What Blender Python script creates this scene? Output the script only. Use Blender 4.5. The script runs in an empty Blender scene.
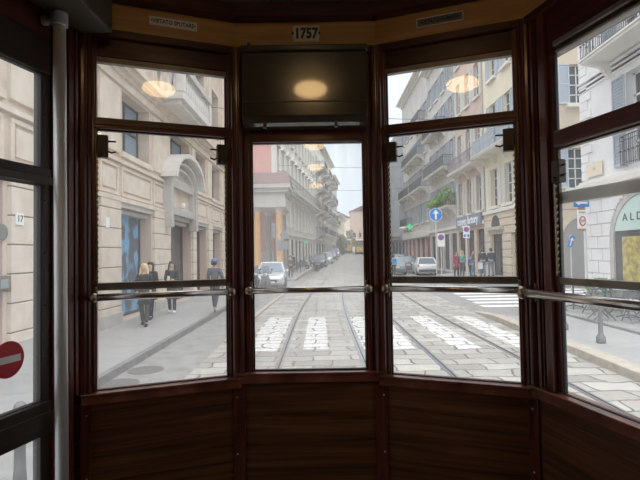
import bpy, bmesh, math, random
from mathutils import Vector, Matrix
random.seed(7)
sc = bpy.context.scene
COL = sc.collection
H = 1.95                     # eye height above the rails

# ------------------------------------------------------------------ camera
cam_d = bpy.data.cameras.new('camera')
cam = bpy.data.objects.new('camera', cam_d)
COL.objects.link(cam)
sc.camera = cam
cam_d.sensor_width = 36.0
cam_d.lens = 36.0 * 470 / 640
cam_d.clip_start = 0.02
cam_d.clip_end = 600
th, rho = math.atan(14 / 470), 0.016
fw = Vector((0, math.cos(th), math.sin(th)))
u0_ = Vector((0, -math.sin(th), math.cos(th)))
r0_ = Vector((1, 0, 0))
rt = math.cos(rho) * r0_ - math.sin(rho) * u0_
up = math.cos(rho) * u0_ + math.sin(rho) * r0_
M = Matrix((rt, up, -fw)).transposed().to_4x4()
M.translation = Vector((0, 0, H))
cam.matrix_world = M

# ------------------------------------------------------------------ sky, exposure
sc.view_settings.view_transform = 'Standard'
sc.view_settings.look = 'None'
sc.view_settings.gamma = 1
sc.view_settings.use_curve_mapping = False
sc.view_settings.exposure = 0.0
sc.cycles.transparent_max_bounces = 24
sc.cycles.max_bounces = 10
sc.cycles.diffuse_bounces = 5
W = bpy.data.worlds.new('overcast_sky')
sc.world = W
W.use_nodes = True
wn, wl = W.node_tree.nodes, W.node_tree.links
wn.clear()
wo = wn.new('ShaderNodeOutputWorld')
wb = wn.new('ShaderNodeBackground')
wt = wn.new('ShaderNodeTexCoord')
ws = wn.new('ShaderNodeSeparateXYZ')
wr = wn.new('ShaderNodeValToRGB')
wl.new(wt.outputs['Generated'], ws.inputs[0])
wl.new(ws.outputs['Z'], wr.inputs[0])
wl.new(wr.outputs[0], wb.inputs[0])
wl.new(wb.outputs[0], wo.inputs[0])
cr = wr.color_ramp
cr.elements[0].position = 0.0
cr.elements[0].color = (0.36, 0.385, 0.405, 1)
cr.elements[1].position = 1.0
cr.elements[1].color = (1.0, 1.0, 1.0, 1)
e = cr.elements.new(0.35); e.color = (0.40, 0.43, 0.455, 1)
e = cr.elements.new(0.62); e.color = (0.8, 0.83, 0.86, 1)
wb.inputs[1].default_value = 2.9

sun_d = bpy.data.lights.new('cloudy_sun', 'SUN')
sun_d.energy = 0.7
sun_d.angle = math.radians(50)
sun_d.color = (1, 0.96, 0.9)
sun = bpy.data.objects.new('cloudy_sun', sun_d)
COL.objects.link(sun)
sun.location = (0, 0, 40)
sun.rotation_euler = (math.radians(28), math.radians(6), 0)

# ------------------------------------------------------------------ materials
def newmat(name):
    m = bpy.data.materials.new(name)
    m.use_nodes = True
    n = m.node_tree.nodes
    for x in list(n):
        n.remove(x)
    return m, n, m.node_tree.links

def mat(name, c1, rough=0.7, metal=0.0, c2=None, scale=4.0, stretch=(1, 1, 1), bump=0.0, coat=0.0, emit=None, es=0.0, detail=4.0, spec=0.5, ramp=(0.35, 0.65)):
    m, n, l = newmat(name)
    o = n.new('ShaderNodeOutputMaterial')
    b = n.new('ShaderNodeBsdfPrincipled')
    l.new(b.outputs[0], o.inputs[0])
    b.inputs['Base Color'].default_value = (*c1, 1)
    b.inputs['Roughness'].default_value = rough
    b.inputs['Metallic'].default_value = metal
    b.inputs['Specular IOR Level'].default_value = spec
    b.inputs['Coat Weight'].default_value = coat
    b.inputs['Coat Roughness'].default_value = 0.06
    if emit:
        b.inputs['Emission Color'].default_value = (*emit, 1)
        b.inputs['Emission Strength'].default_value = es
    if c2 is not None or bump:
        tc = n.new('ShaderNodeTexCoord')
        mp = n.new('ShaderNodeMapping')
        mp.inputs['Scale'].default_value = stretch
        nz = n.new('ShaderNodeTexNoise')
        nz.inputs['Scale'].default_value = scale
        nz.inputs['Detail'].default_value = detail
        l.new(tc.outputs['Object'], mp.inputs[0])
        l.new(mp.outputs[0], nz.inputs['Vector'])
        if c2 is not None:
            r = n.new('ShaderNodeValToRGB')
            r.color_ramp.elements[0].position = ramp[0]
            r.color_ramp.elements[1].position = ramp[1]
            r.color_ramp.elements[0].color = (*c1, 1)
            r.color_ramp.elements[1].color = (*c2, 1)
            l.new(nz.outputs[0], r.inputs[0])
            l.new(r.outputs[0], b.inputs['Base Color'])
        if bump:
            bp = n.new('ShaderNodeBump')
            bp.inputs['Strength'].default_value = bump
            bp.inputs['Distance'].default_value = 0.02
            l.new(nz.outputs[0], bp.inputs['Height'])
            l.new(bp.outputs[0], b.inputs['Normal'])
    return m

def glass_mat(name, dirt_lo, dirt_hi, tint=(0.97, 0.985, 1.0), streak=(7, 7, 0.5)):
    m, n, l = newmat(name)
    o = n.new('ShaderNodeOutputMaterial')
    tr = n.new('ShaderNodeBsdfTransparent'); tr.inputs[0].default_value = (*tint, 1)
    tl = n.new('ShaderNodeBsdfTranslucent'); tl.inputs[0].default_value = (0.86, 0.87, 0.88, 1)
    gl = n.new('ShaderNodeBsdfGlossy'); gl.inputs['Roughness'].default_value = 0.03
    tc = n.new('ShaderNodeTexCoord')
    mp = n.new('ShaderNodeMapping'); mp.inputs['Scale'].default_value = streak
    nz = n.new('ShaderNodeTexNoise'); nz.inputs['Scale'].default_value = 3.0; nz.inputs['Detail'].default_value = 6
    mr = n.new('ShaderNodeMapRange')
    mr.inputs[1].default_value = 0.35; mr.inputs[2].default_value = 0.75
    mr.inputs[3].default_value = dirt_lo; mr.inputs[4].default_value = dirt_hi
    l.new(tc.outputs['Object'], mp.inputs[0]); l.new(mp.outputs[0], nz.inputs['Vector'])
    l.new(nz.outputs[0], mr.inputs[0])
    m1 = n.new('ShaderNodeMixShader')
    l.new(mr.outputs[0], m1.inputs[0]); l.new(tr.outputs[0], m1.inputs[1]); l.new(tl.outputs[0], m1.inputs[2])
    lw = n.new('ShaderNodeLayerWeight')
    pw = n.new('ShaderNodeMath'); pw.operation = 'POWER'; pw.inputs[1].default_value = 5.0
    fr = n.new('ShaderNodeMath'); fr.operation = 'MULTIPLY_ADD'; fr.inputs[1].default_value = 0.7; fr.inputs[2].default_value = 0.03
    l.new(lw.outputs['Facing'], pw.inputs[0]); l.new(pw.outputs[0], fr.inputs[0])
    m2 = n.new('ShaderNodeMixShader')
    l.new(fr.outputs[0], m2.inputs[0]); l.new(m1.outputs[0], m2.inputs[1]); l.new(gl.outputs[0], m2.inputs[2])
    l.new(m2.outputs[0], o.inputs[0])
    return m

def wood_mat(name, c1, c2, c3, scale, rough, coat, stretch, spec=0.5):
    m, n, l = newmat(name)
    o = n.new('ShaderNodeOutputMaterial')
    b = n.new('ShaderNodeBsdfPrincipled')
    l.new(b.outputs[0], o.inputs[0])
    tc = n.new('ShaderNodeTexCoord')
    mp = n.new('ShaderNodeMapping'); mp.inputs['Scale'].default_value = stretch
    nz = n.new('ShaderNodeTexNoise'); nz.inputs['Scale'].default_value = scale
    nz.inputs['Detail'].default_value = 7; nz.inputs['Distortion'].default_value = 0.6
    r = n.new('ShaderNodeValToRGB')
    els = r.color_ramp.elements
    els[0].position = 0.3; els[0].color = (*c1, 1)
    els[1].position = 0.72; els[1].color = (*c3, 1)
    k = els.new(0.5); k.color = (*c2, 1)
    l.new(tc.outputs['Object'], mp.inputs[0]); l.new(mp.outputs[0], nz.inputs['Vector'])
    l.new(nz.outputs[0], r.inputs[0]); l.new(r.outputs[0], b.inputs['Base Color'])
    b.inputs['Roughness'].default_value = rough
    b.inputs['Coat Weight'].default_value = coat
    b.inputs['Coat Roughness'].default_value = 0.15
    b.inputs['Specular IOR Level'].default_value = spec
    bp = n.new('ShaderNodeBump'); bp.inputs['Strength'].default_value = 0.08; bp.inputs['Distance'].default_value = 0.004
    l.new(nz.outputs[0], bp.inputs['Height']); l.new(bp.outputs[0], b.inputs['Normal'])
    return m

def paving_mat(name, ca, cb, cm, bw, rh, mortar, bump=0.4, offset=0.5):
    m, n, l = newmat(name)
    o = n.new('ShaderNodeOutputMaterial')
    b = n.new('ShaderNodeBsdfPrincipled'); b.inputs['Roughness'].default_value = 0.62
    l.new(b.outputs[0], o.inputs[0])
    tc = n.new('ShaderNodeTexCoord')
    nw = n.new('ShaderNodeTexNoise'); nw.inputs['Scale'].default_value = 1.7; nw.inputs['Detail'].default_value = 3
    va = n.new('ShaderNodeVectorMath'); va.operation = 'SCALE'; va.inputs['Scale'].default_value = 0.34
    vb = n.new('ShaderNodeVectorMath'); vb.operation = 'ADD'
    l.new(tc.outputs['Object'], nw.inputs['Vector'])
    l.new(nw.outputs['Color'], va.inputs[0])
    l.new(tc.outputs['Object'], vb.inputs[0]); l.new(va.outputs[0], vb.inputs[1])
    br = n.new('ShaderNodeTexBrick')
    br.offset = offset
    br.inputs['Color1'].default_value = (*ca, 1)
    br.inputs['Color2'].default_value = (*cb, 1)
    br.inputs['Mortar'].default_value = (*cm, 1)
    br.inputs['Scale'].default_value = 1.0
    br.inputs['Brick Width'].default_value = bw
    br.inputs['Row Height'].default_value = rh
    br.inputs['Mortar Size'].default_value = mortar
    br.inputs['Mortar Smooth'].default_value = 0.4
    br.inputs['Bias'].default_value = 0.0
    l.new(vb.outputs[0], br.inputs['Vector'])
    nz = n.new('ShaderNodeTexNoise'); nz.inputs['Scale'].default_value = 5.0; nz.inputs['Detail'].default_value = 6
    l.new(tc.outputs['Object'], nz.inputs['Vector'])
    mx = n.new('ShaderNodeMixRGB'); mx.blend_type = 'MULTIPLY'; mx.inputs[0].default_value = 0.35
    l.new(br.outputs['Color'], mx.inputs[1]); l.new(nz.outputs['Color'], mx.inputs[2])
    hs = n.new('ShaderNodeHueSaturation'); hs.inputs['Saturation'].default_value = 0.75
    l.new(mx.outputs[0], hs.inputs['Color']); l.new(hs.outputs[0], b.inputs['Base Color'])
    bp = n.new('ShaderNodeBump'); bp.inputs['Strength'].default_value = bump; bp.inputs['Distance'].default_value = 0.02; bp.invert = True
    l.new(br.outputs['Fac'], bp.inputs['Height']); l.new(bp.outputs[0], b.inputs['Normal'])
    return m

def paint_mat(name, c, lo=0.40, hi=0.5, scale=2.2, joints=False):
    m, n, l = newmat(name)
    o = n.new('ShaderNodeOutputMaterial')
    b = n.new('ShaderNodeBsdfPrincipled'); b.inputs['Base Color'].default_value = (*c, 1); b.inputs['Roughness'].default_value = 0.7
    t = n.new('ShaderNodeBsdfTransparent')
    tc = n.new('ShaderNodeTexCoord')
    mp = n.new('ShaderNodeMapping'); mp.inputs['Scale'].default_value = (1.6, 2.2, 1)
    nz = n.new('ShaderNodeTexNoise'); nz.inputs['Scale'].default_value = scale; nz.inputs['Detail'].default_value = 6
    r = n.new('ShaderNodeMapRange'); r.inputs[1].default_value = lo; r.inputs[2].default_value = hi
    l.new(tc.outputs['Object'], mp.inputs[0]); l.new(mp.outputs[0], nz.inputs['Vector']); l.new(nz.outputs[0], r.inputs[0])
    fac = r.outputs[0]
    if joints:                      # the paint has gone from the joints between the setts
        nw = n.new('ShaderNodeTexNoise'); nw.inputs['Scale'].default_value = 1.7; nw.inputs['Detail'].default_value = 3
        va = n.new('ShaderNodeVectorMath'); va.operation = 'SCALE'; va.inputs['Scale'].default_value = 0.34
        vb = n.new('ShaderNodeVectorMath'); vb.operation = 'ADD'
        l.new(tc.outputs['Object'], nw.inputs['Vector']); l.new(nw.outputs['Color'], va.inputs[0])
        l.new(tc.outputs['Object'], vb.inputs[0]); l.new(va.outputs[0], vb.inputs[1])
        br = n.new('ShaderNodeTexBrick'); br.offset = 0.5
        for nm, v in (('Scale', 1.0), ('Brick Width', 0.72), ('Row Height', 0.42), ('Mortar Size', 0.034), ('Mortar Smooth', 0.6)): br.inputs[nm].default_value = v
        l.new(vb.outputs[0], br.inputs['Vector'])
        iv = n.new('ShaderNodeMath'); iv.operation = 'MULTIPLY_ADD'; iv.inputs[1].default_value = -0.85; iv.inputs[2].default_value = 0.92
        l.new(br.outputs['Fac'], iv.inputs[0])
        ml = n.new('ShaderNodeMath'); ml.operation = 'MULTIPLY'
        l.new(r.outputs[0], ml.inputs[0]); l.new(iv.outputs[0], ml.inputs[1]); fac = ml.outputs[0]
    mx = n.new('ShaderNodeMixShader')
    l.new(fac, mx.inputs[0]); l.new(t.outputs[0], mx.inputs[1]); l.new(b.outputs[0], mx.inputs[2])
    l.new(mx.outputs[0], o.inputs[0])
    return m

K = {}
K['mahogany'] = wood_mat('mahogany', (0.050, 0.010, 0.006), (0.092, 0.021, 0.011), (0.15, 0.038, 0.018), 5, 0.32, 0.35, (6, 6, 0.7))
K['mahogany_h'] = wood_mat('mahogany_rail', (0.050, 0.010, 0.006), (0.092, 0.021, 0.011), (0.15, 0.038, 0.018), 5, 0.32, 0.35, (1, 1, 8))
K['header'] = wood_mat('dark_header_wood', (0.030, 0.006, 0.004), (0.055, 0.012, 0.007), (0.085, 0.021, 0.011), 5, 0.34, 0.3, (1, 1, 8), 0.35)
K['panel'] = wood_mat('veneer_panel', (0.025, 0.010, 0.006), (0.11, 0.040, 0.013), (0.19, 0.075, 0.026), 2.4, 0.45, 0.1, (0.7, 0.7, 22))
K['frieze'] = wood_mat('honey_frieze', (0.42, 0.20, 0.06), (0.52, 0.27, 0.085), (0.60, 0.34, 0.12), 3.0, 0.35, 0.25, (0.8, 0.8, 12))
K['sill'] = wood_mat('worn_sill', (0.10, 0.030, 0.018), (0.20, 0.065, 0.04), (0.36, 0.15, 0.10), 4, 0.3, 0.4, (2, 2, 2))
K['ceiling'] = mat('ceiling_paint', (0.20, 0.17, 0.145), 0.6)
K['floor'] = mat('floor_boards', (0.09, 0.06, 0.04), 0.6, c2=(0.13, 0.09, 0.06), scale=8)
K['boxpaint'] = mat('olive_brown_enamel', (0.046, 0.036, 0.024), 0.2, coat=1.0)
K['cabpaint'] = mat('olive_cabinet_paint', (0.075, 0.058, 0.038), 0.55)
K['doorpaint'] = mat('dark_door_enamel', (0.030, 0.017, 0.012), 0.5)
K['darkmetal'] = mat('dark_bronze', (0.07, 0.055, 0.042), 0.4, 0.6)
K['greymetal'] = mat('worn_grey_metal', (0.27, 0.235, 0.20), 0.42, 0.5, c2=(0.17, 0.145, 0.12), scale=12)
K['chrome'] = mat('steel_rail', (0.62, 0.57, 0.52), 0.27, 0.95)
K['steel'] = mat('satin_steel', (0.66, 0.645, 0.62), 0.42, 0.3)
K['brass'] = mat('brass_fitting', (0.40, 0.33, 0.24), 0.35, 1.0)
K['rubber'] = mat('black_rubber', (0.012, 0.012, 0.012), 0.7)
K['zinc'] = mat('galvanised_blind', (0.82, 0.76, 0.68), 0.5, 0.2)
K['glass'] = glass_mat('window_glass', 0.045, 0.095)
K['glass_c'] = glass_mat('dusty_window_glass', 0.11, 0.21)
K['glass_r'] = glass_mat('clearer_window_glass', 0.03, 0.07)
K['lampglow'] = mat('lamp_glass', (0.9, 0.8, 0.6), 0.3, emit=(1.0, 0.64, 0.28), es=12.0)
K['plate'] = mat('cream_enamel', (0.75, 0.70, 0.58), 0.35)
K['plate_d'] = mat('tarnished_plate', (0.16, 0.12, 0.085), 0.4)
K['ink'] = mat('black_ink', (0.015, 0.013, 0.02), 0.5)
K['ink_b'] = mat('navy_ink', (0.012, 0.015, 0.05), 0.4)
K['red'] = mat('sign_red', (0.55, 0.015, 0.03), 0.45)
K['white'] = mat('sign_white', (0.82, 0.82, 0.80), 0.5)
K['blue'] = mat('sign_blue', (0.02, 0.20, 0.62), 0.45)

K['asphalt'] = mat('asphalt', (0.26, 0.255, 0.245), 0.85, c2=(0.34, 0.33, 0.315), scale=3, bump=0.1)
K['sidewalk'] = paving_mat('sidewalk_slabs', (0.42, 0.41, 0.395), (0.46, 0.45, 0.43), (0.34, 0.33, 0.32), 2.2, 1.1, 0.012, 0.1)
K['stone_road'] = paving_mat('granite_setts', (0.36, 0.33, 0.285), (0.58, 0.54, 0.465), (0.20, 0.175, 0.14), 0.72, 0.42, 0.020, 0.8)
K['kerb_shade'] = mat('shaded_kerb', (0.20, 0.195, 0.19), 0.8, c2=(0.27, 0.26, 0.25), scale=5)  # left kerb: shade along its face is put into this darker grey
K['kerb'] = mat('kerb_granite', (0.40, 0.35, 0.29), 0.7, c2=(0.52, 0.46, 0.38), scale=6)
K['rail'] = mat('rail_steel', (0.34, 0.34, 0.36), 0.35, 0.85)
K['paint'] = paint_mat('crossing_paint', (0.80, 0.79, 0.76), 0.28, 0.46, 6.0, True)
K['paint2'] = paint_mat('crossing_paint_clean', (0.9, 0.9, 0.88), 0.25, 0.33)
K['iron'] = mat('cast_iron', (0.20, 0.195, 0.19), 0.6, 0.3)
K['beige'] = mat('beige_limestone', (0.57, 0.455, 0.365), 0.8, c2=(0.68, 0.56, 0.455), scale=2.0, bump=0.1, detail=8)
K['beige2'] = mat('pale_limestone', (0.62, 0.52, 0.43), 0.8, c2=(0.73, 0.63, 0.53), scale=2.5, detail=8)
K['pinkstone'] = mat('pinkish_stone_reveal', (0.62, 0.46, 0.39), 0.75)
K['greystone'] = mat('grey_stone', (0.45, 0.42, 0.39), 0.75, c2=(0.52, 0.49, 0.46), scale=3)
K['joint'] = mat('stone_joint', (0.22, 0.18, 0.15), 0.9)
K['hood'] = mat('hood_stone', (0.62, 0.58, 0.54), 0.7, c2=(0.70, 0.66, 0.61), scale=3)
K['wglass'] = mat('facade_glass', (0.05, 0.06, 0.07), 0.08)
K['bglass'] = mat('bluish_facade_glass', (0.22, 0.29, 0.36), 0.1)
K['shopglass'] = mat('shop_glass', (0.07, 0.07, 0.07), 0.12)
K['poster'] = mat('blue_poster', (0.18, 0.40, 0.66), 0.5, c2=(0.10, 0.13, 0.15), scale=2.3, stretch=(1, 1, 0.6), detail=2, ramp=(0.42, 0.52))
K['pinkwall'] = mat('pink_plaster', (0.72, 0.38, 0.34), 0.85, c2=(0.76, 0.43, 0.38), scale=1)
K['rooftile'] = mat('portico_roof', (0.17, 0.115, 0.10), 0.8, c2=(0.22, 0.15, 0.13), scale=4)
K['stucco_g'] = mat('grey_stucco', (0.55, 0.53, 0.50), 0.85, c2=(0.62, 0.60, 0.56), scale=1)
K['orangecol'] = mat('ochre_column', (0.72, 0.40, 0.17), 0.8, c2=(0.78, 0.47, 0.22), scale=2)
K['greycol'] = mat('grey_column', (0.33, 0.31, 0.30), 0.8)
K['white_st'] = mat('white_plaster', (0.80, 0.79, 0.78), 0.85, c2=(0.74, 0.735, 0.73), scale=1.2)
K['cream'] = mat('cream_plaster', (0.78, 0.70, 0.53), 0.85, c2=(0.72, 0.64, 0.48), scale=1)
K['tan'] = mat('tan_stucco', (0.66, 0.57, 0.44), 0.85, c2=(0.60, 0.51, 0.39), scale=1)
K['brick'] = mat('faded_red_stucco', (0.55, 0.41, 0.34), 0.85, c2=(0.62, 0.48, 0.40), scale=1.5)
K['oldgrey'] = mat('weathered_facade', (0.50, 0.46, 0.43), 0.85, c2=(0.60, 0.56, 0.52), scale=0.8)
K['palegrey'] = mat('pale_facade', (0.88, 0.85, 0.77), 0.85, c2=(0.80, 0.77, 0.70), scale=0.5)
K['concrete'] = mat('grey_concrete', (0.42, 0.43, 0.44), 0.85, c2=(0.48, 0.49, 0.50), scale=1)
K['trimstone'] = mat('trim_stone', (0.74, 0.71, 0.65), 0.8)
K['frame_w'] = mat('white_frame', (0.72, 0.72, 0.70), 0.6)
K['frame_d'] = mat('dark_frame', (0.08, 0.075, 0.07), 0.6)
K['shut_g'] = mat('grey_shutter', (0.36, 0.40, 0.45), 0.7)
K['shut_b'] = mat('blue_grey_shutter', (0.47, 0.52, 0.58), 0.7)
K['shut_w'] = mat('pale_shutter', (0.66, 0.64, 0.58), 0.7)
K['railing'] = mat('iron_railing', (0.14, 0.135, 0.135), 0.6, 0.3)
K['railing_p'] = mat('mauve_railing', (0.33, 0.27, 0.31), 0.7)
K['leaf'] = mat('foliage_green', (0.20, 0.36, 0.09), 0.8, c2=(0.32, 0.45, 0.14), scale=6)
K['leaf_y'] = mat('planter_foliage', (0.36, 0.52, 0.12), 0.8, c2=(0.16, 0.38, 0.10), scale=14)
K['leaf_d'] = mat('street_tree_green', (0.13, 0.17, 0.11), 0.9, c2=(0.22, 0.27, 0.18), scale=3)
K['bark'] = mat('bark', (0.12, 0.10, 0.08), 0.9)
K['greenled'] = mat('green_sign_light', (0.02, 0.5, 0.2), 0.4, emit=(0.03, 0.8, 0.30), es=0.6)
K['signband'] = mat('sign_band', (0.25, 0.28, 0.34), 0.6)
K['signlet'] = mat('sign_letters', (0.86, 0.90, 0.95), 0.5)
K['redshop'] = mat('red_shop_panel', (0.62, 0.10, 0.10), 0.6)
K['mint'] = mat('mint_fascia', (0.55, 0.72, 0.66), 0.5)
K['yellow'] = mat('yellow_poster', (0.62, 0.50, 0.10), 0.5, c2=(0.30, 0.24, 0.08), scale=5, detail=2)
K['carsilver'] = mat('silver_car_paint', (0.62, 0.66, 0.69), 0.25, 0.4, coat=0.6)
K['carwhite'] = mat('white_car_paint', (0.80, 0.80, 0.80), 0.3, coat=0.6)
K['cardark'] = mat('dark_car_paint', (0.09, 0.10, 0.115), 0.3, coat=0.6)
K['cargrey'] = mat('grey_car_paint', (0.28, 0.30, 0.32), 0.3, coat=0.6)
K['carglass'] = mat('car_glass', (0.18, 0.23, 0.27), 0.06)
K['tyre'] = mat('tyre', (0.03, 0.03, 0.03), 0.85)
K['taillight'] = mat('tail_light', (0.65, 0.03, 0.05), 0.3)
K['tramyel'] = mat('tram_yellow', (0.85, 0.55, 0.10), 0.4)
K['tramgreen'] = mat('tram_grey_green', (0.20, 0.27, 0.26), 0.5)
K['skin'] = mat('skin', (0.62, 0.40, 0.30), 0.6)
K['black'] = mat('black_cloth', (0.028, 0.028, 0.032), 0.85)
K['charcoal'] = mat('charcoal_cloth', (0.07, 0.072, 0.08), 0.85)
K['navy'] = mat('navy_cloth', (0.035, 0.05, 0.09), 0.85)
K['greycloth'] = mat('grey_cloth', (0.13, 0.135, 0.15), 0.85)
K['denim'] = mat('denim', (0.15, 0.23, 0.33), 0.85)
K['wine'] = mat('wine_cloth', (0.34, 0.06, 0.10), 0.85)
K['teal'] = mat('teal_cloth', (0.16, 0.42, 0.38), 0.85)
K['bluecloth'] = mat('blue_cloth', (0.07, 0.13, 0.42), 0.85)
K['skycloth'] = mat('sky_blue_cloth', (0.05, 0.33, 0.75), 0.85)
K['cream_c'] = mat('cream_cloth', (0.70, 0.66, 0.60), 0.85)
K['hair_bl'] = mat('blonde_hair', (0.72, 0.58, 0.32), 0.6)
K['hair_d'] = mat('dark_hair', (0.03, 0.02, 0.018), 0.5)
K['capblue'] = mat('blue_cap', (0.10, 0.20, 0.48), 0.8)
K['shoe_w'] = mat('white_shoe', (0.82, 0.82, 0.80), 0.6)
K['shoe_t'] = mat('tan_shoe', (0.62, 0.42, 0.30), 0.6)
K['bagwhite'] = mat('white_bag', (0.85, 0.86, 0.88), 0.6)

# ------------------------------------------------------------------ mesh helpers
ORG = {}
class Fac:
    """local frame: u along, d = depth AWAY from n (d>0 goes into the wall), z up"""
    def __init__(s, ox, oy, dx, dy, nx, ny):
        l = math.hypot(dx, dy); s.o = (ox, oy); s.u = (dx / l, dy / l)
        l = math.hypot(nx, ny); s.n = (nx / l, ny / l)
    def __call__(s, u, d, z):
        return (s.o[0] + s.u[0] * u - s.n[0] * d, s.o[1] + s.u[1] * u - s.n[1] * d, z)
IDN = lambda x, y, z: (x, y, z)

class MB:
    def __init__(s, tf=IDN):
        s.v = []; s.f = []; s.tf = tf
    def add(s, vs, fs):
        k = len(s.v)
        s.v += [s.tf(*p) for p in vs]
        s.f += [[i + k for i in f] for f in fs]
    def box(s, x0, x1, y0, y1, z0, z1):
        s.add([(x, y, z) for z in (z0, z1) for y in (y0, y1) for x in (x0, x1)],
              [(0, 2, 3, 1), (4, 5, 7, 6), (0, 1, 5, 4), (2, 6, 7, 3), (0, 4, 6, 2), (1, 3, 7, 5)])
        return s
    def prism(s, poly, fn, a, b):
        """poly of (p,q); fn(p,q,t)->xyz ; between t=a and t=b"""
        n = len(poly)
        s.add([fn(p, q, t) for t in (a, b) for p, q in poly],
              [tuple(range(n))[::-1], tuple(range(n, 2 * n))] + [(i, (i + 1) % n, n + (i + 1) % n, n + i) for i in range(n)])
        return s
    def loft(s, rings, cap=True):
        n = len(rings[0]); vs = [p for r in rings for p in r]; fs = []
        for k in range(len(rings) - 1):
            for i in range(n):
                j = (i + 1) % n
                fs.append((k * n + i, k * n + j, (k + 1) * n + j, (k + 1) * n + i))
        if cap:
            fs.append(tuple(range(n))[::-1]); fs.append(tuple(range((len(rings) - 1) * n, len(rings) * n)))
        s.add(vs, fs); return s
    def tube(s, pts, r, n=8):
        pts = [Vector(p) for p in pts]
        rr = r if isinstance(r, (list, tuple)) else [r] * len(pts)
        rings = []; pv = None
        for i, p in enumerate(pts):
            t = (pts[min(i + 1, len(pts) - 1)] - pts[max(i - 1, 0)]).normalized()
            if pv is None:
                a = Vector((0, 0, 1)) if abs(t.z) < 0.9 else Vector((1, 0, 0))
                pv = t.cross(a).normalized()
            else:
                pv = (pv - t * pv.dot(t)).normalized()
            q = t.cross(pv)
            rings.append([tuple(p + rr[i] * (math.cos(k * 2 * math.pi / n) * pv + math.sin(k * 2 * math.pi / n) * q)) for k in range(n)])
        return s.loft(rings)
    def lathe(s, prof, c=(0, 0, 0), n=12, axis='z'):
        rings = []
        for r, h in prof:
            ring = []
            for k in range(n):
                a = 2 * math.pi * k / n; x, y = r * math.cos(a), r * math.sin(a)
                p = {'z': (x, y, h), 'y': (x, h, -y), 'x': (h, x, y)}[axis]
                ring.append((c[0] + p[0], c[1] + p[1], c[2] + p[2]))
            rings.append(ring)
        return s.loft(rings)
    def ball(s, c, r, n=10, sc_=(1, 1, 1)):
        prof = [(max(1e-4, math.sin(math.pi * i / 8)) * r, -math.cos(math.pi * i / 8) * r) for i in range(9)]
        rings = [[(c[0] + p * math.cos(2 * math.pi * k / n) * sc_[0], c[1] + p * math.sin(2 * math.pi * k / n) * sc_[1], c[2] + h * sc_[2]) for k in range(n)] for p, h in prof]
        return s.loft(rings)

def org(o):
    return ORG.get(o.name, Vector((0, 0, 0))) if o else Vector((0, 0, 0))

def obj(name, mb, m, parent=None, smooth=False, bevel=0.0, kind=None, label=None, at=None):
    base = org(parent) if at is None else Vector(at)
    me = bpy.data.meshes.new(name)
    me.from_pydata([tuple(Vector(p) - base) for p in mb.v], [], mb.f)
    bm = bmesh.new(); bm.from_mesh(me)
    bmesh.ops.recalc_face_normals(bm, faces=bm.faces[:])
    bm.to_mesh(me); bm.free()
    me.materials.append(K[m] if isinstance(m, str) else m)
    if smooth:
        me.polygons.foreach_set('use_smooth', [True] * len(me.polygons))
    o = bpy.data.objects.new(name, me)
    COL.objects.link(o)
    if parent:
        o.parent = parent
        o.location = base - org(parent)
    else:
        o.location = base
    ORG[o.name] = base.copy()
    if bevel:
        b = o.modifiers.new('bevel', 'BEVEL'); b.width = bevel; b.segments = 2; b.limit_method = 'ANGLE'
    if kind: o['kind'] = kind
    if label: o['label'] = label
    return o

def tag(o, label, cat, group=None, kind=None):
    o['label'] = label; o['category'] = cat
    if group: o['group'] = group
    if kind: o['kind'] = kind
    return o

def empty(name, loc, label=None, cat=None, group=None, kind=None, parent=None):
    o = bpy.data.objects.new(name, None)
    COL.objects.link(o)
    o.empty_display_size = 0.1
    o.location = Vector(loc) - org(parent)
    if parent: o.parent = parent
    ORG[o.name] = Vector(loc)
    if label: o['label'] = label
    if cat: o['category'] = cat
    if group: o['group'] = group
    if kind: o['kind'] = kind
    return o

def dup(root, loc, rz, label=None, scale=None):
    r = root.copy(); COL.objects.link(r); r.location = loc; r.rotation_euler = (0, 0, rz)
    ORG[r.name] = Vector(loc)
    if label: r['label'] = label
    if scale: r.scale = (scale, scale, scale)
    for ch in list(root.children):
        c = ch.copy(); COL.objects.link(c); c.parent = r
        for g in ch.children:
            d = g.copy(); COL.objects.link(d); d.parent = c
    return r

def text(body, size, fn, m, parent, name='lettering', depth=0.002, bold=0.0, sx=1.0, label=None):
    """fn(x,y,t) -> world, x along the line centred on 0, y up centred on 0, t out of the face"""
    cu = bpy.data.curves.new('tmp', 'FONT')
    cu.body = body; cu.size = size; cu.align_x = 'CENTER'; cu.align_y = 'CENTER'; cu.extrude = 0.5; cu.offset = bold
    cu.resolution_u = 2
    t = bpy.data.objects.new('tmp', cu); COL.objects.link(t)
    dg = bpy.context.evaluated_depsgraph_get()
    me = bpy.data.meshes.new_from_object(t.evaluated_get(dg))
    mb = MB()
    mb.add([fn(v.co.x * sx, v.co.y, (v.co.z + 0.5) * depth) for v in me.vertices], [tuple(p.vertices) for p in me.polygons])
    bpy.data.objects.remove(t); bpy.data.curves.remove(cu); bpy.data.meshes.remove(me)
    return obj(name, mb, m, parent, label=label)

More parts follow.
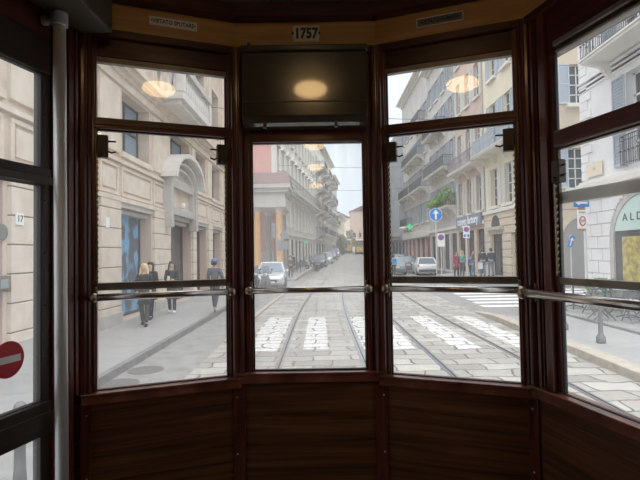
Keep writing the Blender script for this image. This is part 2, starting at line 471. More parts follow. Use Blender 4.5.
# ================================================================== THE TRAM
R21, R14 = math.radians(21), math.radians(14)
FOLD_A, FOLD_B = (-0.35, 2.0), (0.25, 2.0)
FOLD_L = (-0.35 - 0.591 * math.cos(R21), 2.0 - 0.591 * math.sin(R21))
FOLD_R = (0.25 + 0.591 * math.cos(R21), 2.0 - 0.591 * math.sin(R21))
FC = Fac(*FOLD_A, 1, 0, 0, -1)
FL = Fac(*FOLD_A, -math.cos(R21), -math.sin(R21), math.sin(R21), -math.cos(R21))
FR = Fac(*FOLD_B, math.cos(R21), -math.sin(R21), -math.sin(R21), -math.cos(R21))
SL = Fac(*FOLD_L, -math.sin(R14), -math.cos(R14), math.cos(R14), -math.sin(R14))
SR = Fac(*FOLD_R, math.sin(R14), -math.cos(R14), -math.cos(R14), -math.sin(R14))
SIDE = 0.80                                     # length of the tapered side panels
EL = SL(SIDE, 0, 0); ER = SR(SIDE, 0, 0)
ZF = 0.75                                       # tram floor above the rails
ZT = 1.065                                      # ceiling above the eye
def Z(z): return H + z
def fb(fac, u0, u1, z0, z1, d0, d1, mb=None):
    mb = mb or MB()
    vs = [fac(u, d, Z(z)) for z in (z0, z1) for d in (d0, d1) for u in (u0, u1)]
    mb.add(vs, [(0, 2, 3, 1), (4, 5, 7, 6), (0, 1, 5, 4), (2, 6, 7, 3), (0, 4, 6, 2), (1, 3, 7, 5)])
    return mb
S = dict(kind='structure')
REAR = -5.0
# floor and ceiling
outline = [FOLD_A, FOLD_B, FOLD_R, ER[:2], (ER[0], REAR), (EL[0], REAR), EL[:2], FOLD_L]
obj('floor', MB().prism(outline, lambda p, q, t: (p, q, t), ZF - 0.06, ZF), 'floor', **S)
LAMPX = -0.05
inset = [(LAMPX + (x - LAMPX) * 0.62, y - 0.28 if y > REAR else y + 0.28) for x, y in outline]
top_ = [(*p, Z(1.27)) for p in inset]
lid_ = [(*p, Z(1.32)) for p in outline]
cm = MB().loft([[(*p, Z(ZT)) for p in outline], top_], cap=False).loft([lid_, [(*p, Z(1.33)) for p in outline]]).loft([[(*p, Z(ZT)) for p in outline], lid_], cap=False)
cm.add(top_, [tuple(range(len(top_)))])
obj('ceiling', cm, 'ceiling', **S)
# walls below the windows, headers above, frieze boards and cornice
facets = [('front', FC, 0.60, 0.485, -0.49), ('front_left', FL, 0.591, 0.785, -0.508), ('front_right', FR, 0.591, 0.785, -0.508), ('right', SR, SIDE, 0.70, -0.50)]
nt = 0
def trim(mb, m, **k):
    global nt
    nt += 1
    return obj('trim_%d' % nt, mb, m, kind='structure', **k)
for nm, f, L, top, sill in facets:
    w = obj('wall_' + nm, fb(f, -0.03, L + 0.03, ZF - H, sill - 0.045, 0, 0.05), 'panel', **S)
    obj('header', fb(f, -0.02, L + 0.02, top, 0.887, 0.0, 0.05), 'header', w, bevel=0.003)
    trim(fb(f, -0.03, L + 0.03, 0.884, ZT, 0.004, 0.05), 'frieze')
    trim(fb(f, 0.0, L, 0.858, 0.890, -0.020, 0.004), 'header', bevel=0.004)
    trim(fb(f, -0.01, L + 0.01, 1.004, ZT + 0.004, -0.045, 0.05), 'header', bevel=0.006)
    trim(fb(f, -0.01, L + 0.01, sill - 0.012, sill - 0.002, -0.030, 0.05, fb(f, -0.006, L + 0.006, sill - 0.046, sill - 0.012, -0.022, 0.05)), 'sill', bevel=0.003)
# solid left jamb wall, header over the door, rear of the car
wl_ = obj('wall_left', fb(SL, -0.04, 0.155, ZF - H, 0.90, 0.03, 0.06), 'mahogany', **S)
obj('header', fb(SL, -0.03, SIDE, 0.767, ZT, 0.0, 0.05), 'mahogany_h', wl_)
obj('wall_left_rear', MB().box(EL[0] - 0.05, EL[0], REAR, EL[1], ZF, Z(ZT)), 'panel', **S)
obj('wall_right_rear', MB().box(ER[0], ER[0] + 0.05, REAR, ER[1], ZF, Z(ZT)), 'panel', **S)
obj('wall_rear', MB().box(EL[0], ER[0], REAR - 0.05, REAR, ZF, Z(ZT)), 'panel', **S)

# corner posts: a rounded core with flat fillets on both sides, battens with screws below
def post(f1, f2, at, w1, w2, z0, z1, side=1):
    mb = MB()
    n1, n2 = Vector((*f1.n, 0)), Vector((*f2.n, 0)); nn = (n1 + n2).normalized()
    c = Vector((at[0], at[1], 0)) + nn * 0.004
    t = Vector((-nn.y, nn.x, 0))
    prof = [(-0.026, -0.03), (-0.026, 0.012), (-0.019, 0.022), (-0.008, 0.026), (-0.004, 0.020), (0.004, 0.020), (0.008, 0.026), (0.019, 0.022), (0.026, 0.012), (0.026, -0.03)]
    mb.prism([(p, q) for p, q in prof], lambda p, q, zz: tuple(c + t * p + nn * q + Vector((0, 0, Z(zz)))), z0, z1)
    o = trim(mb, 'mahogany', bevel=0.0015)
    fl = MB()
    for f, w in ((f1, w1), (f2, w2)):
        fb(f, 0.0, w, z0, z1, -0.004, 0.05, fl)
        fb(f, w * 0.62, w * 0.86, z0, z1, -0.012, 0.0, fl)
    obj('fillet', fl, 'mahogany', o, bevel=0.002)
    b = MB()
    for f in (f1, f2):
        fb(f, 0.0, 0.026, ZF - H, z0 - 0.04, -0.011, 0.0, b)
    bo = obj('batten', b, 'mahogany', o, bevel=0.002)
    for f in (f1, f2)[:1]:
        for zz in (z0 - 0.085, z0 - 0.32):
            p = f(0.012, -0.012, Z(zz))
            obj('screw', MB().ball(p, 0.0035), 'steel', bo, smooth=True)
class Rev:                       # same facet measured the other way
    def __init__(s, f, L): s.f = f; s.L = L; s.n = f.n; s.u = (-f.u[0], -f.u[1])
    def __call__(s, u, d, z): return s.f(s.L - u, d, z)
post(FL, FC, FOLD_A, 0.043, 0.061, -0.508, 0.885)
post(FR, Rev(FC, 0.60), FOLD_B, 0.043, 0.061, -0.508, 0.885)
post(Rev(FL, 0.591), SL, FOLD_L, 0.048, 0.060, -0.508, 0.885)
post(Rev(FR, 0.591), SR, FOLD_R, 0.048, 0.060, -0.508, 0.885)
# wide jambs towards the sides, in stepped mouldings
for f, ws in ((SL, ((0.060, 0.085, -0.012), (0.085, 0.118, 0.016), (0.118, 0.155, -0.010))), (SR, ((0.060, 0.080, 0.010), (0.080, 0.118, -0.014), (0.118, 0.143, 0.002)))):
    o = None
    for a, b, d in ws:
        mb = fb(f, a, b, (ZF - H if f is SL else -0.5), 0.885, d, 0.05 if f is SL else 0.022)
        if o is None: o = trim(mb, 'mahogany', bevel=0.003)
        else: obj('moulding', mb, 'mahogany', o, bevel=0.003)

# ---- windows
def rack_mb(f, u, z0, z1, w):
    poly = []
    n = int((z1 - z0) / 0.022)
    pts = [(u - w, z0)]
    for i in range(n):
        za = z0 + (z1 - z0) * i / n; zb = z0 + (z1 - z0) * (i + 0.7) / n
        pts += [(u, za), (u + w, zb), (u, zb + 0.002)]
    pts += [(u, z1), (u - w, z1)]
    return MB().prism(pts, lambda p, q, t: f(p, t, Z(q)), -0.004, 0.010)
def latch(f, u0, u1, z0, z1, tip, parent):
    lo = obj('latch', fb(f, u0, u1, z0, z1, -0.022, 0.012), 'darkmetal', parent, bevel=0.004)
    e = u1 if tip > 0 else u0
    pr = MB()
    for k, zz in enumerate((z1 - 0.022, z0 + 0.026)):
        pr.tube([f(e, -0.008, Z(zz)), f(e + tip * 0.4, -0.010, Z(zz - (0.006 if k else 0))), f(e + tip, -0.010, Z(zz))], 0.0035, 6)
    obj('prong', pr, 'darkmetal', lo, smooth=True)
    obj('knob', MB().ball(f((u0 + u1) / 2, -0.024, Z(z0 + 0.012)), 0.008), 'darkmetal', lo, smooth=True)
def frame_bars(f, u0, u1, z0, z1, w, d0, d1, ww=None):
    mb = MB(); ww = ww or w
    fb(f, u0, u1, z0, z0 + w, d0, d1, mb); fb(f, u0, u1, z1 - w, z1, d0, d1, mb)
    fb(f, u0, u0 + ww, z0 + w, z1 - w, d0, d1, mb); fb(f, u1 - ww, u1, z0 + w, z1 - w, d0, d1, mb)
    return mb
def pane(f, u0, u1, z0, z1, m, parent, d=0.024):
    return obj('pane', fb(f, u0, u1, z0, z1, d, d + 0.004), m, parent)

# window_1 left facet, window_2 centre, window_3 right facet, window_4 right side
def corner_window(n, f, g):
    w = empty('window_%d' % n, f(0.295, 0, Z(-0.508)), kind='structure')
    obj('upper_frame', frame_bars(f, 0.043, 0.548, 0.540, 0.780, 0.005, 0.008, 0.024), 'rubber', w)
    pane(f, 0.047, 0.544, 0.544, 0.777, g, w, 0.016)
    obj('upper_stop', fb(f, 0.043, 0.548, 0.764, 0.790, 0.004, 0.030), 'greymetal', w)
    obj('transom', fb(f, 0.04, 0.55, 0.500, 0.542, -0.012, 0.05, fb(f, 0.04, 0.55, 0.512, 0.530, -0.018, 0.0)), 'mahogany_h', w, bevel=0.003)
    obj('lower_frame', frame_bars(f, 0.043, 0.548, -0.512, 0.503, 0.005, 0.008, 0.026), 'rubber', w)
    s = obj('sash', frame_bars(f, 0.045, 0.546, -0.128, 0.500, 0.005, 0.010, 0.022), 'darkmetal', w)
    obj('bottom_rail', fb(f, 0.043, 0.548, -0.125, -0.098, 0.002, 0.026), 'greymetal', s, bevel=0.003)
    pane(f, 0.048, 0.543, -0.099, 0.497, g, w, 0.014)
    pane(f, 0.047, 0.544, -0.509, -0.124, g, w, 0.018)
    latch(f, 0.502, 0.541, 0.385, 0.472, -0.028, w)
    latch(f, 0.045, 0.086, 0.382, 0.466, 0.028, w)
    obj('notched_rack', rack_mb(f, 0.046, -0.09, 0.40, 0.007), 'brass', w)
    obj('notched_rack', rack_mb(Rev(f, 0.591), 0.048, -0.09, 0.40, 0.007), 'brass', w)
corner_window(1, FL, 'glass')
corner_window(3, FR, 'glass')
w2 = empty('window_2', FC(0.3, 0, Z(-0.49)), kind='structure')
obj('frame', frame_bars(FC, 0.061, 0.541, -0.494, 0.485, 0.007, 0.004, 0.024, 0.005), 'rubber', w2)
obj('head_rail', fb(FC, 0.05, 0.55, 0.480, 0.530, -0.012, 0.05), 'mahogany_h', w2, bevel=0.004)
pane(FC, 0.064, 0.538, -0.490, 0.482, 'glass_c', w2, 0.014)
w4 = empty('window_4', SR(0.45, 0, Z(-0.50)), kind='structure')
obj('upper_frame', frame_bars(SR, 0.142, 0.76, 0.410, 0.705, 0.006, 0.004, 0.016), 'rubber', w4)
pane(SR, 0.146, 0.755, 0.415, 0.70, 'glass_r', w4, 0.010)
obj('roller_blind', fb(SR, 0.155, 0.76, 0.695, 0.745, 0.000, 0.035, fb(SR, 0.155, 0.76, 0.715, 0.735, -0.012, 0.0)), 'greymetal', w4, bevel=0.004)
obj('transom', fb(SR, 0.148, 0.77, 0.358, 0.418, -0.014, 0.05), 'mahogany_h', w4, bevel=0.006)
obj('lower_frame', frame_bars(SR, 0.142, 0.76, -0.505, 0.362, 0.005, 0.004, 0.018), 'rubber', w4)
obj('guard_bar', fb(SR, 0.142, 0.76, 0.163, 0.206, 0.018, 0.030), 'zinc', w4, bevel=0.003)
s4 = obj('sash', frame_bars(SR, 0.144, 0.757, -0.120, 0.358, 0.005, 0.004, 0.016), 'darkmetal', w4)
obj('bottom_rail', fb(SR, 0.142, 0.76, -0.119, -0.095, 0.000, 0.020), 'greymetal', s4, bevel=0.003)
pane(SR, 0.148, 0.752, -0.096, 0.354, 'glass_r', w4, 0.008)
pane(SR, 0.147, 0.754, -0.50, -0.119, 'glass_r', w4, 0.012)
latch(SR, 0.142, 0.178, 0.235, 0.315, 0.02, w4)
obj('notched_rack', rack_mb(SR, 0.139, -0.09, 0.235, 0.007), 'brass', w4)
obj('end_stile', fb(SR, 0.755, SIDE, -0.5, 0.885, -0.01, 0.05), 'mahogany', w4)

# ---- folding door on the left with its no-entry disc
d1 = empty('door_1', SL(0.155, 0, ZF), kind='structure')
for k, (a, b) in enumerate(((0.157, 0.475), (0.480, SIDE))):
    lf = obj('door_leaf', frame_bars(SL, a, b, ZF - H + 0.03, 0.767, 0.038, 0.0, 0.035), 'doorpaint', d1, bevel=0.004)
    g0, g1 = a + 0.036, b - 0.036
    mb = fb(SL, a, b, 0.640, 0.767, -0.004, 0.036)
    fb(SL, a, b, 0.252, 0.312, -0.006, 0.036, mb); fb(SL, a, b, -0.598, -0.486, -0.008, 0.036, mb)
    obj('rail', mb, 'doorpaint', lf, bevel=0.004)
    obj('lip', fb(SL, a, b, 0.254, 0.280, -0.016, -0.006, fb(SL, a, b, -0.572, -0.520, -0.014, -0.006)), 'darkmetal', lf, bevel=0.002)
    for z0, z1 in ((0.312, 0.64), (-0.486, 0.252), (ZF - H + 0.08, -0.598)):
        obj('seal', frame_bars(SL, g0 - 0.004, g1 + 0.004, z0 - 0.002, z1 + 0.002, 0.004, 0.006, 0.03), 'rubber', lf)
        obj('pane', fb(SL, g0, g1, z0, z1, 0.016, 0.020), 'glass_r', lf)
    for zz in (0.70, 0.50, 0.20, 0.02, -0.16, -0.34, -0.54):
        obj('screw', MB().ball(SL(a + 0.022, -0.001, Z(zz)), 0.004), 'darkmetal', lf, smooth=True)
def sl_disc(c, z, r, d, n=40):
    return MB().prism([(c + r * math.cos(2 * math.pi * k / n), z + r * math.sin(2 * math.pi * k / n)) for k in range(n)], lambda p, q, t: SL(p, t, Z(q)), d - 0.001, d)
dk = obj('no_entry_disc', sl_disc(0.306, -0.318, 0.058, 0.0155), 'red', d1, label='round red no-entry sticker with a white bar')
obj('white_bar', fb(SL, 0.262, 0.350, -0.329, -0.307, 0.0130, 0.0145), 'white', dk)

# ---- fittings (things)
gp = empty('grab_pole', (-0.872, 1.60, ZF), 'tall vertical steel grab pole in front of the door jamb', 'pole')
obj('tube', MB().tube([(-0.876, 1.60, ZF), (-0.888, 1.60, Z(0.84))], 0.0205, 20), 'steel', gp, smooth=True)
obj('collar', MB().tube([(-0.888, 1.60, Z(0.800)), (-0.888, 1.60, Z(0.846))], 0.027, 20), 'steel', gp, smooth=False, bevel=0.003)
obj('floor_flange', MB().lathe([(0.05, 0), (0.05, 0.01), (0.03, 0.03), (0.024, 0.05)], (-0.872, 1.60, ZF), 20), 'steel', gp, smooth=True)
br = MB().tube([(-0.905, 1.60, Z(0.822)), (-0.955, 1.615, Z(0.830))], 0.012, 10)
obj('wall_bracket', br.lathe([(0.018, -0.006), (0.018, 0.006)], (-0.938, 1.60, Z(0.822)), 14, 'x'), 'steel', gp)

cb = obj('door_mechanism_cabinet', MB().prism([(-0.772, 0.15), (-0.772, 1.755), (-0.888, 1.755), (-1.08, 1.01), (-1.08, 0.15)], lambda a, b, t: (a, b, t), Z(0.848), Z(1.05)), 'cabpaint', bevel=0.006)
tag(cb, 'dark olive metal cabinet fixed under the ceiling above the door', 'cabinet')
obj('access_panel', MB().box(-0.772, -0.768, 0.5, 1.585, Z(0.86), Z(1.04)), 'cabpaint', cb, bevel=0.002)
for yy, zz in ((1.55, 1.0), (1.72, 0.86)):
    obj('screw', MB().ball((-0.770, yy, Z(zz)), 0.006), 'darkmetal', cb)

# handrails across the windows
def handrail(f, u0, u1, z, label, ends=(1, 1), off=-0.045, kr=0.0175, rr=0.0132):
    c = f((u0 + u1) / 2, off, Z(z))
    r = empty('handrail', c, label, 'handrail', 'steel handrails across the front windows')
    obj('bar', MB().tube([f(u0, off, Z(z)), f(u1, off, Z(z))], rr, 16), 'chrome', r, smooth=True)
    for e, u in enumerate((u0, u1)):
        if ends[e]:
            p = f(u, off, Z(z))
            k = obj('end_knob', MB().ball(p, kr, 14), 'brass', r, smooth=True)
            obj('bracket', fb(f, u - 0.010, u + 0.010, z - 0.036, z + 0.036, -0.012, -0.004, MB().tube([p, f(u, -0.004, Z(z))], 0.010, 10)), 'brass', r, bevel=0.003)
    return r
handrail(FL, 0.036, 0.552, -0.150, 'steel handrail across the left front window, before passing pedestrians')
handrail(FC, 0.052, 0.548, -0.148, 'short steel handrail across the narrow central window')
handrail(FR, 0.036, 0.552, -0.147, 'steel handrail across the right front window, before parked cars')
handrail(SR, 0.022, 0.74, -0.156, 'steel handrail along the side window facing the cafe tables', off=-0.055, kr=0.025, rr=0.0155)

# destination roll box over the central window
rb = empty('destination_box', (-0.05, 2.0, Z(0.53)), 'large olive-brown metal box mounted above the central window', 'box')
yf, yb = 1.875, 1.985
prof = [(yb, 0.528), (yf + 0.035, 0.525), (yf + 0.012, 0.533), (yf - 0.006, 0.555), (yf - 0.001, 0.815), (yf, 0.818), (yb, 0.818)]
mb = MB().prism(prof, lambda p, q, t: (t, p, Z(q)), -0.305, 0.199)
obj('casing', mb, 'boxpaint', rb, bevel=0.004)
obj('lid', MB().box(-0.309, 0.203, yf - 0.010, yb, Z(0.820), Z(0.845)), 'boxpaint', rb, bevel=0.005)
for x in (-0.215, 0.072):
    obj('clip', MB().ball((x, yf + 0.008, Z(0.532)), 0.008).box(x - 0.006, x + 0.006, yf, yf + 0.02, Z(0.512), Z(0.53)), 'darkmetal', rb)
obj('hook', MB().tube([(-0.295, 1.985, Z(0.845)), (-0.295, 1.97, Z(0.875)), (-0.293, 1.98, Z(0.905)), (-0.291, 1.995, Z(0.91))], 0.004, 6), 'darkmetal', rb)
obj('seam', MB().box(-0.300, 0.194, yf - 0.0075, yf - 0.004, Z(0.612), Z(0.616)), 'darkmetal', rb)

# plates with writing
def fac_text(f, uc, zc, d, sgn):
    return lambda x, y, t: f(uc + sgn * x, d - t, Z(zc + y))
def plate(name, f, uc, zc, w, h, m, label, d=0.004):
    return tag(obj(name, fb(f, uc - w / 2, uc + w / 2, zc - h / 2, zc + h / 2, d - 0.004, d), m, bevel=0.0015), label, 'sign')
np_ = plate('number_plate', FC, 0.304, 0.951, 0.113, 0.070, 'plate', 'small cream enamel plate numbered 1757 above the box')
text('·1757·', 0.062, fac_text(FC, 0.304, 0.951, 0.0, 1), 'ink_b', np_, 'number', 0.0012, 0.0028, 0.82)
n1 = plate('notice_plate', FL, 0.2565, 0.9585, 0.189, 0.037, 'plate', 'cream notice plate reading VIETATO SPUTARE on the wooden frieze')
text('•VIETATO SPUTARE•', 0.0245, fac_text(FL, 0.2565, 0.9585, 0.0, -1), 'ink', n1, 'lettering', 0.0012, 0.0004, 0.80)
n2 = plate('notice_plate', FR, 0.2735, 0.9545, 0.184, 0.035, 'plate_d', 'tarnished brown notice plate reading VIETATO FUMARE on the frieze')
text('•VIETATO FUMARE•', 0.0235, fac_text(FR, 0.2735, 0.9545, 0.0, 1), 'ink', n2, 'lettering', 0.0012, 0.0004, 0.80)
obj('rim', frame_bars(FR, 0.180, 0.367, 0.936, 0.973, 0.003, -0.002, 0.004), 'plate', n2)

# ceiling lamps: a row of ribbed glass bowls down the car (only their reflections are in view)
def ribbed(c):
    rings = []
    for r, h in ((0.100, 0.0), (0.112, -0.018), (0.105, -0.040), (0.075, -0.058), (0.03, -0.068), (0.004, -0.07)):
        rings.append([(c[0] + r * (1 + 0.04 * (k % 2)) * math.cos(k * math.pi / 20), c[1] + r * (1 + 0.04 * (k % 2)) * math.sin(k * math.pi / 20), c[2] + h) for k in range(40)])
    return MB().loft(rings)
for k, (y, wh) in enumerate(((0.50, 'above the front platform'), (-1.15, 'behind the front platform'), (-2.45, 'in mid car'), (-4.2, 'near the rear wall'))):
    c = (LAMPX, y, Z(1.27))
    r = empty('ceiling_lamp', c, 'glowing ribbed glass ceiling lamp ' + wh, 'lamp', 'ribbed ceiling lamps')
    obj('ceiling_rose', MB().lathe([(0.125, -0.001), (0.125, -0.03), (0.10, -0.044)], c, 24), 'darkmetal', r)
    obj('bowl', ribbed((LAMPX, y, Z(1.228))), 'lampglow', r, smooth=True)

# ================================================================== THE STREET
def bend(y):
    if y < 12: return 0.0
    if y < 27: return 0.0025 * (y - 12) ** 2
    return 0.5625 + 0.070 * (y - 27)
def elev(y): return 0.0 if y < 35 else 2.0 * ((y - 35) / 68) ** 1.3
def ribbon(x0, x1, y0, y1, z0, z1, step=2.0, fn=bend):
    mb = MB(); n = max(1, int((y1 - y0) / step)); rings = []
    for i in range(n + 1):
        y = y0 + (y1 - y0) * i / n; b = fn(y); h = elev(y)
        rings.append([(x0 + b, y, z0 + h), (x1 + b, y, z0 + h), (x1 + b, y, z1 + h), (x0 + b, y, z1 + h)])
    return mb.loft(rings)
obj('ground', MB().box(-60, 80, 3.0, 260, -0.30, -0.012), 'asphalt', **S)
obj('road', ribbon(-2.2, 4.95, 3.05, 160, -0.05, 0.0, 1.5), 'stone_road', **S)
for c in (0.0, 2.83):
    for x in (c - 0.76, c + 0.76):
        r = obj('tram_rail', ribbon(x - 0.055, x + 0.055, 3.1, 160, -0.03, 0.006, 1.5), 'rail', **S)
        obj('groove', ribbon(x - 0.012 + 0.015, x + 0.022, 3.1, 160, 0.0, 0.0075, 1.5), 'rubber', r)
for x0, x1, y0, y1 in ((-1.62, -0.90, 9.6, 14.6), (-0.38, 0.14, 9.7, 14.6), (0.86, 1.9, 9.6, 14.5), (2.68, 3.22, 9.5, 14.5), (3.95, 4.5, 9.4, 14.3)):
    obj('crossing_stripe', ribbon(x0, x1, y0, y1, -0.01, 0.004, 1.5), 'paint', **S)
for k, y in enumerate((16.6, 17.8, 19.0, 20.3, 21.7, 23.2)):
    obj('crossing_stripe', MB().box(5.75 + 0.12 * k, 11.5 + 0.3 * k, y, y + 0.55, -0.02, -0.004), 'paint2', **S)
# left pavement, kerbs
obj('sidewalk_left', MB().box(-5.75, -3.50, 2.8, 27.5, -0.02, 0.12), 'sidewalk', **S)
obj('kerb_left', MB().box(-3.50, -3.38, 2.8, 27.5, -0.02, 0.121), 'kerb_shade', **S)
obj('kerb_left_track', ribbon(-2.18, -2.02, 10.5, 27, -0.05, 0.06, 1.5), 'kerb', **S)
le = [(-2.1, 34.5), (-1.7, 43), (-1.2, 50), (-0.3, 62), (1.3, 80), (3.6, 108), (7, 140)]
le = [(le[0][0] + 0.0, le[0][1])] + [tuple(a) for a in le[1:]]
obj('sidewalk_left_far', MB().loft([[(-9 + max(0, (y - 60) * 0.12), y, -0.3), (x, y, -0.3), (x, y, 0.13 + elev(y)), (-9 + max(0, (y - 60) * 0.12), y, 0.13 + elev(y))] for x, y in le]), 'sidewalk', **S)
obj('kerb_left_far', MB().loft([[(x, y, -0.05), (x + 0.25, y, -0.05), (x + 0.25, y, 0.14 + elev(y)), (x, y, 0.14 + elev(y))] for x, y in le]), 'kerb', **S)
# right pavement with the wide kerb, ending in a ramp
tx = lambda y: 4.66 + 0.038 * (y - 8.0)
obj('sidewalk_right', MB().prism([(tx(2.8) + 0.3, 2.8), (6.6, 2.8), (6.75, 13.2), (tx(13.2) + 0.3, 13.2)], lambda p, q, t: (p, q, t), -0.05, 0.14), 'sidewalk', **S)
obj('sidewalk_right_terrace', MB().prism([(6.6, 2.8), (13, 2.8), (13, 15.4), (6.78, 15.4)], lambda p, q, t: (p, q, t), -0.05, 0.20), 'asphalt', **S)
obj('kerb_right', MB().prism([(tx(2.8), 2.8), (tx(2.8) + 0.32, 2.8), (tx(13.2) + 0.32, 13.2), (tx(13.2), 13.2)], lambda p, q, t: (p, q, t), -0.05, 0.145), 'kerb', bevel=0.02, **S)
rm = MB(); a, b = tx(13.2), tx(15.3)
rm.loft([[(a, 13.2, -0.05), (a + 0.32, 13.2, -0.05), (a + 0.32, 13.2, 0.145), (a, 13.2, 0.145)], [(b, 15.4, -0.05), (b + 0.3, 15.4, -0.05), (b + 0.3, 15.4, 0.0), (b, 15.4, 0.0)]])
obj('kerb_ramp', rm, 'kerb', **S)
obj('sidewalk_right_corner', MB().prism([(6.75, 13.2), (5.2, 13.2), (5.3, 15.4), (6.78, 15.4)], lambda p, q, t: (p, q, t), -0.05, 0.0), 'asphalt', **S)
obj('sidewalk_right_far', MB().prism([(7.6, 24.5), (30, 24.5), (30, 26), (13, 120), (10.9, 120), (10.7, 37), (8.6, 34.5)], lambda p, q, t: (p, q, t), -0.05, 0.33), 'sidewalk', **S)
for x, y, lab in ((-3.15, 7.35, 'nearer oval iron manhole cover in the grey asphalt strip'), (-3.05, 8.2, 'smaller iron manhole cover further along the asphalt strip')):
    m_ = obj('manhole_cover', MB().lathe([(0.30, -0.02), (0.30, -0.006), (0.27, -0.004), (0.27, -0.007), (0.0, -0.007)], (x, y, 0), 28), 'iron', kind=None)
    tag(m_, lab, 'manhole cover', 'manhole covers')

# ------------------------------------------------------------------ facades
def fbox(fac, u0, u1, z0, z1, d0, d1, mb=None):
    mb = mb or MB()
    vs = [fac(u, d, z) for z in (z0, z1) for d in (d0, d1) for u in (u0, u1)]
    mb.add(vs, [(0, 2, 3, 1), (4, 5, 7, 6), (0, 1, 5, 4), (2, 6, 7, 3), (0, 4, 6, 2), (1, 3, 7, 5)])
    return mb
def wall(fac, u0, u1, z0, z1, holes, depth, back):
    mb = MB()
    us = sorted({u0, u1} | {h[0] for h in holes} | {h[1] for h in holes})
    zs = sorted({z0, z1} | {h[2] for h in holes} | {h[3] for h in holes})
    us = [u for u in us if u0 <= u <= u1]; zs = [z for z in zs if z0 <= z <= z1]
    for i in range(len(us) - 1):
        for j in range(len(zs) - 1):
            cu, cz = (us[i] + us[i + 1]) / 2, (zs[j] + zs[j + 1]) / 2
            if any(h[0] < cu < h[1] and h[2] < cz < h[3] for h in holes): continue
            mb.add([fac(us[i], 0, zs[j]), fac(us[i + 1], 0, zs[j]), fac(us[i + 1], 0, zs[j + 1]), fac(us[i], 0, zs[j + 1])], [(0, 1, 2, 3)])
    for h in holes:
        a, b, c, d = h[:4]
        q = [(a, c), (b, c), (b, d), (a, d)]
        for k in range(4):
            (p1, q1), (p2, q2) = q[k], q[(k + 1) % 4]
            mb.add([fac(p1, 0, q1), fac(p2, 0, q2), fac(p2, depth, q2), fac(p1, depth, q1)], [(0, 1, 2, 3)])
    for (a, b) in ((u0, u0), (u1, u1)):
        mb.add([fac(a, 0, z0), fac(a, back, z0), fac(a, back, z1), fac(a, 0, z1)], [(0, 1, 2, 3)])
    mb.add([fac(u0, 0, z1), fac(u1, 0, z1), fac(u1, back, z1), fac(u0, back, z1)], [(0, 1, 2, 3)])
    mb.add([fac(u0, back, z0), fac(u1, back, z0), fac(u1, back, z1), fac(u0, back, z1)], [(0, 1, 2, 3)])
    return mb
def wobj(fac, u0, u1, z0, z1, holes, depth, back, m, parent, name='wall'):
    mb = wall(fac, u0, u1, z0, z1, holes, depth, back)
    base = org(parent)
    me = bpy.data.meshes.new(name)
    me.from_pydata([tuple(Vector(p) - base) for p in mb.v], [], mb.f)
    me.materials.append(K[m])
    o = bpy.data.objects.new(name, me); COL.objects.link(o); o.parent = parent
    ORG[o.name] = base.copy()
    return o
def window(fac, h, parent, fm='frame_w', gm='wglass', nu=2, nz=3, depth=0.22, w=0.06, name='window'):
    a, b, c, d = h[:4]
    mb = MB(); d0, d1 = depth - 0.06, depth + 0.02
    for i in range(nu + 1):
        u = a + (b - a) * i / nu; u = min(max(u, a + w / 2), b - w / 2)
        fbox(fac, u - w / 2, u + w / 2, c, d, d0, d1, mb)
    for j in range(nz + 1):
        z = c + (d - c) * j / nz; z = min(max(z, c + w / 2), d - w / 2)
        fbox(fac, a, b, z - w * 0.4, z + w * 0.4, d0, d1, mb)
    o = obj(name, mb, fm, parent)
    obj('pane', fbox(fac, a, b, c, d, depth - 0.02, depth + 0.02), gm, o)
    return o
def shutter(fac, u0, u1, z0, z1, m, parent, slats=14, off=0.0):
    mb = MB(); t = 0.05
    e = 0.07
    fbox(fac, u0, u0 + e, z0, z1, -t - 0.01 - off, -0.01 - off, mb); fbox(fac, u1 - e, u1, z0, z1, -t - 0.01 - off, -0.01 - off, mb)
    for zc in (z0, (z0 + z1) / 2 - e / 2, z1 - e): fbox(fac, u0 + e, u1 - e, zc, zc + e, -t - 0.01 - off, -0.01 - off, mb)
    for k in range(slats):
        zz = z0 + e + (z1 - z0 - 2 * e) * k / slats
        hgt = (z1 - z0 - 2 * e) / slats
        mb.add([fac(u0 + e, -0.015 - off, zz + hgt), fac(u1 - e, -0.015 - off, zz + hgt), fac(u1 - e, -0.05 - off, zz), fac(u0 + e, -0.05 - off, zz)], [(0, 1, 2, 3)])
    return obj('shutter', mb, m, parent)
def railing(fac, u0, u1, z0, z1, proj, m, parent, gap=0.14, ends=True):
    mb = MB()
    segs = [(fac(u0, -proj, 0), fac(u1, -proj, 0), u1 - u0)]
    if ends: segs += [(fac(u0, 0, 0), fac(u0, -proj, 0), proj), (fac(u1, 0, 0), fac(u1, -proj, 0), proj)]
    for a, b, L in segs:
        n = max(2, int(L / gap))
        for zz, r in ((z1, 0.03), (z0 + 0.08, 0.02), (z1 - 0.16, 0.016)):
            mb.tube([(a[0], a[1], zz), (b[0], b[1], zz)], r, 5)
        for i in range(n + 1):
            t = i / n; x, y = a[0] + (b[0] - a[0]) * t, a[1] + (b[1] - a[1]) * t
            zm = (z0 + z1) / 2
            mb.tube([(x, y, z0), (x, y, z1)], 0.014, 4)
            if i % 2 == 0: mb.ball((x, y, zm), 0.045, 5)
    return obj('railing', mb, m, parent)
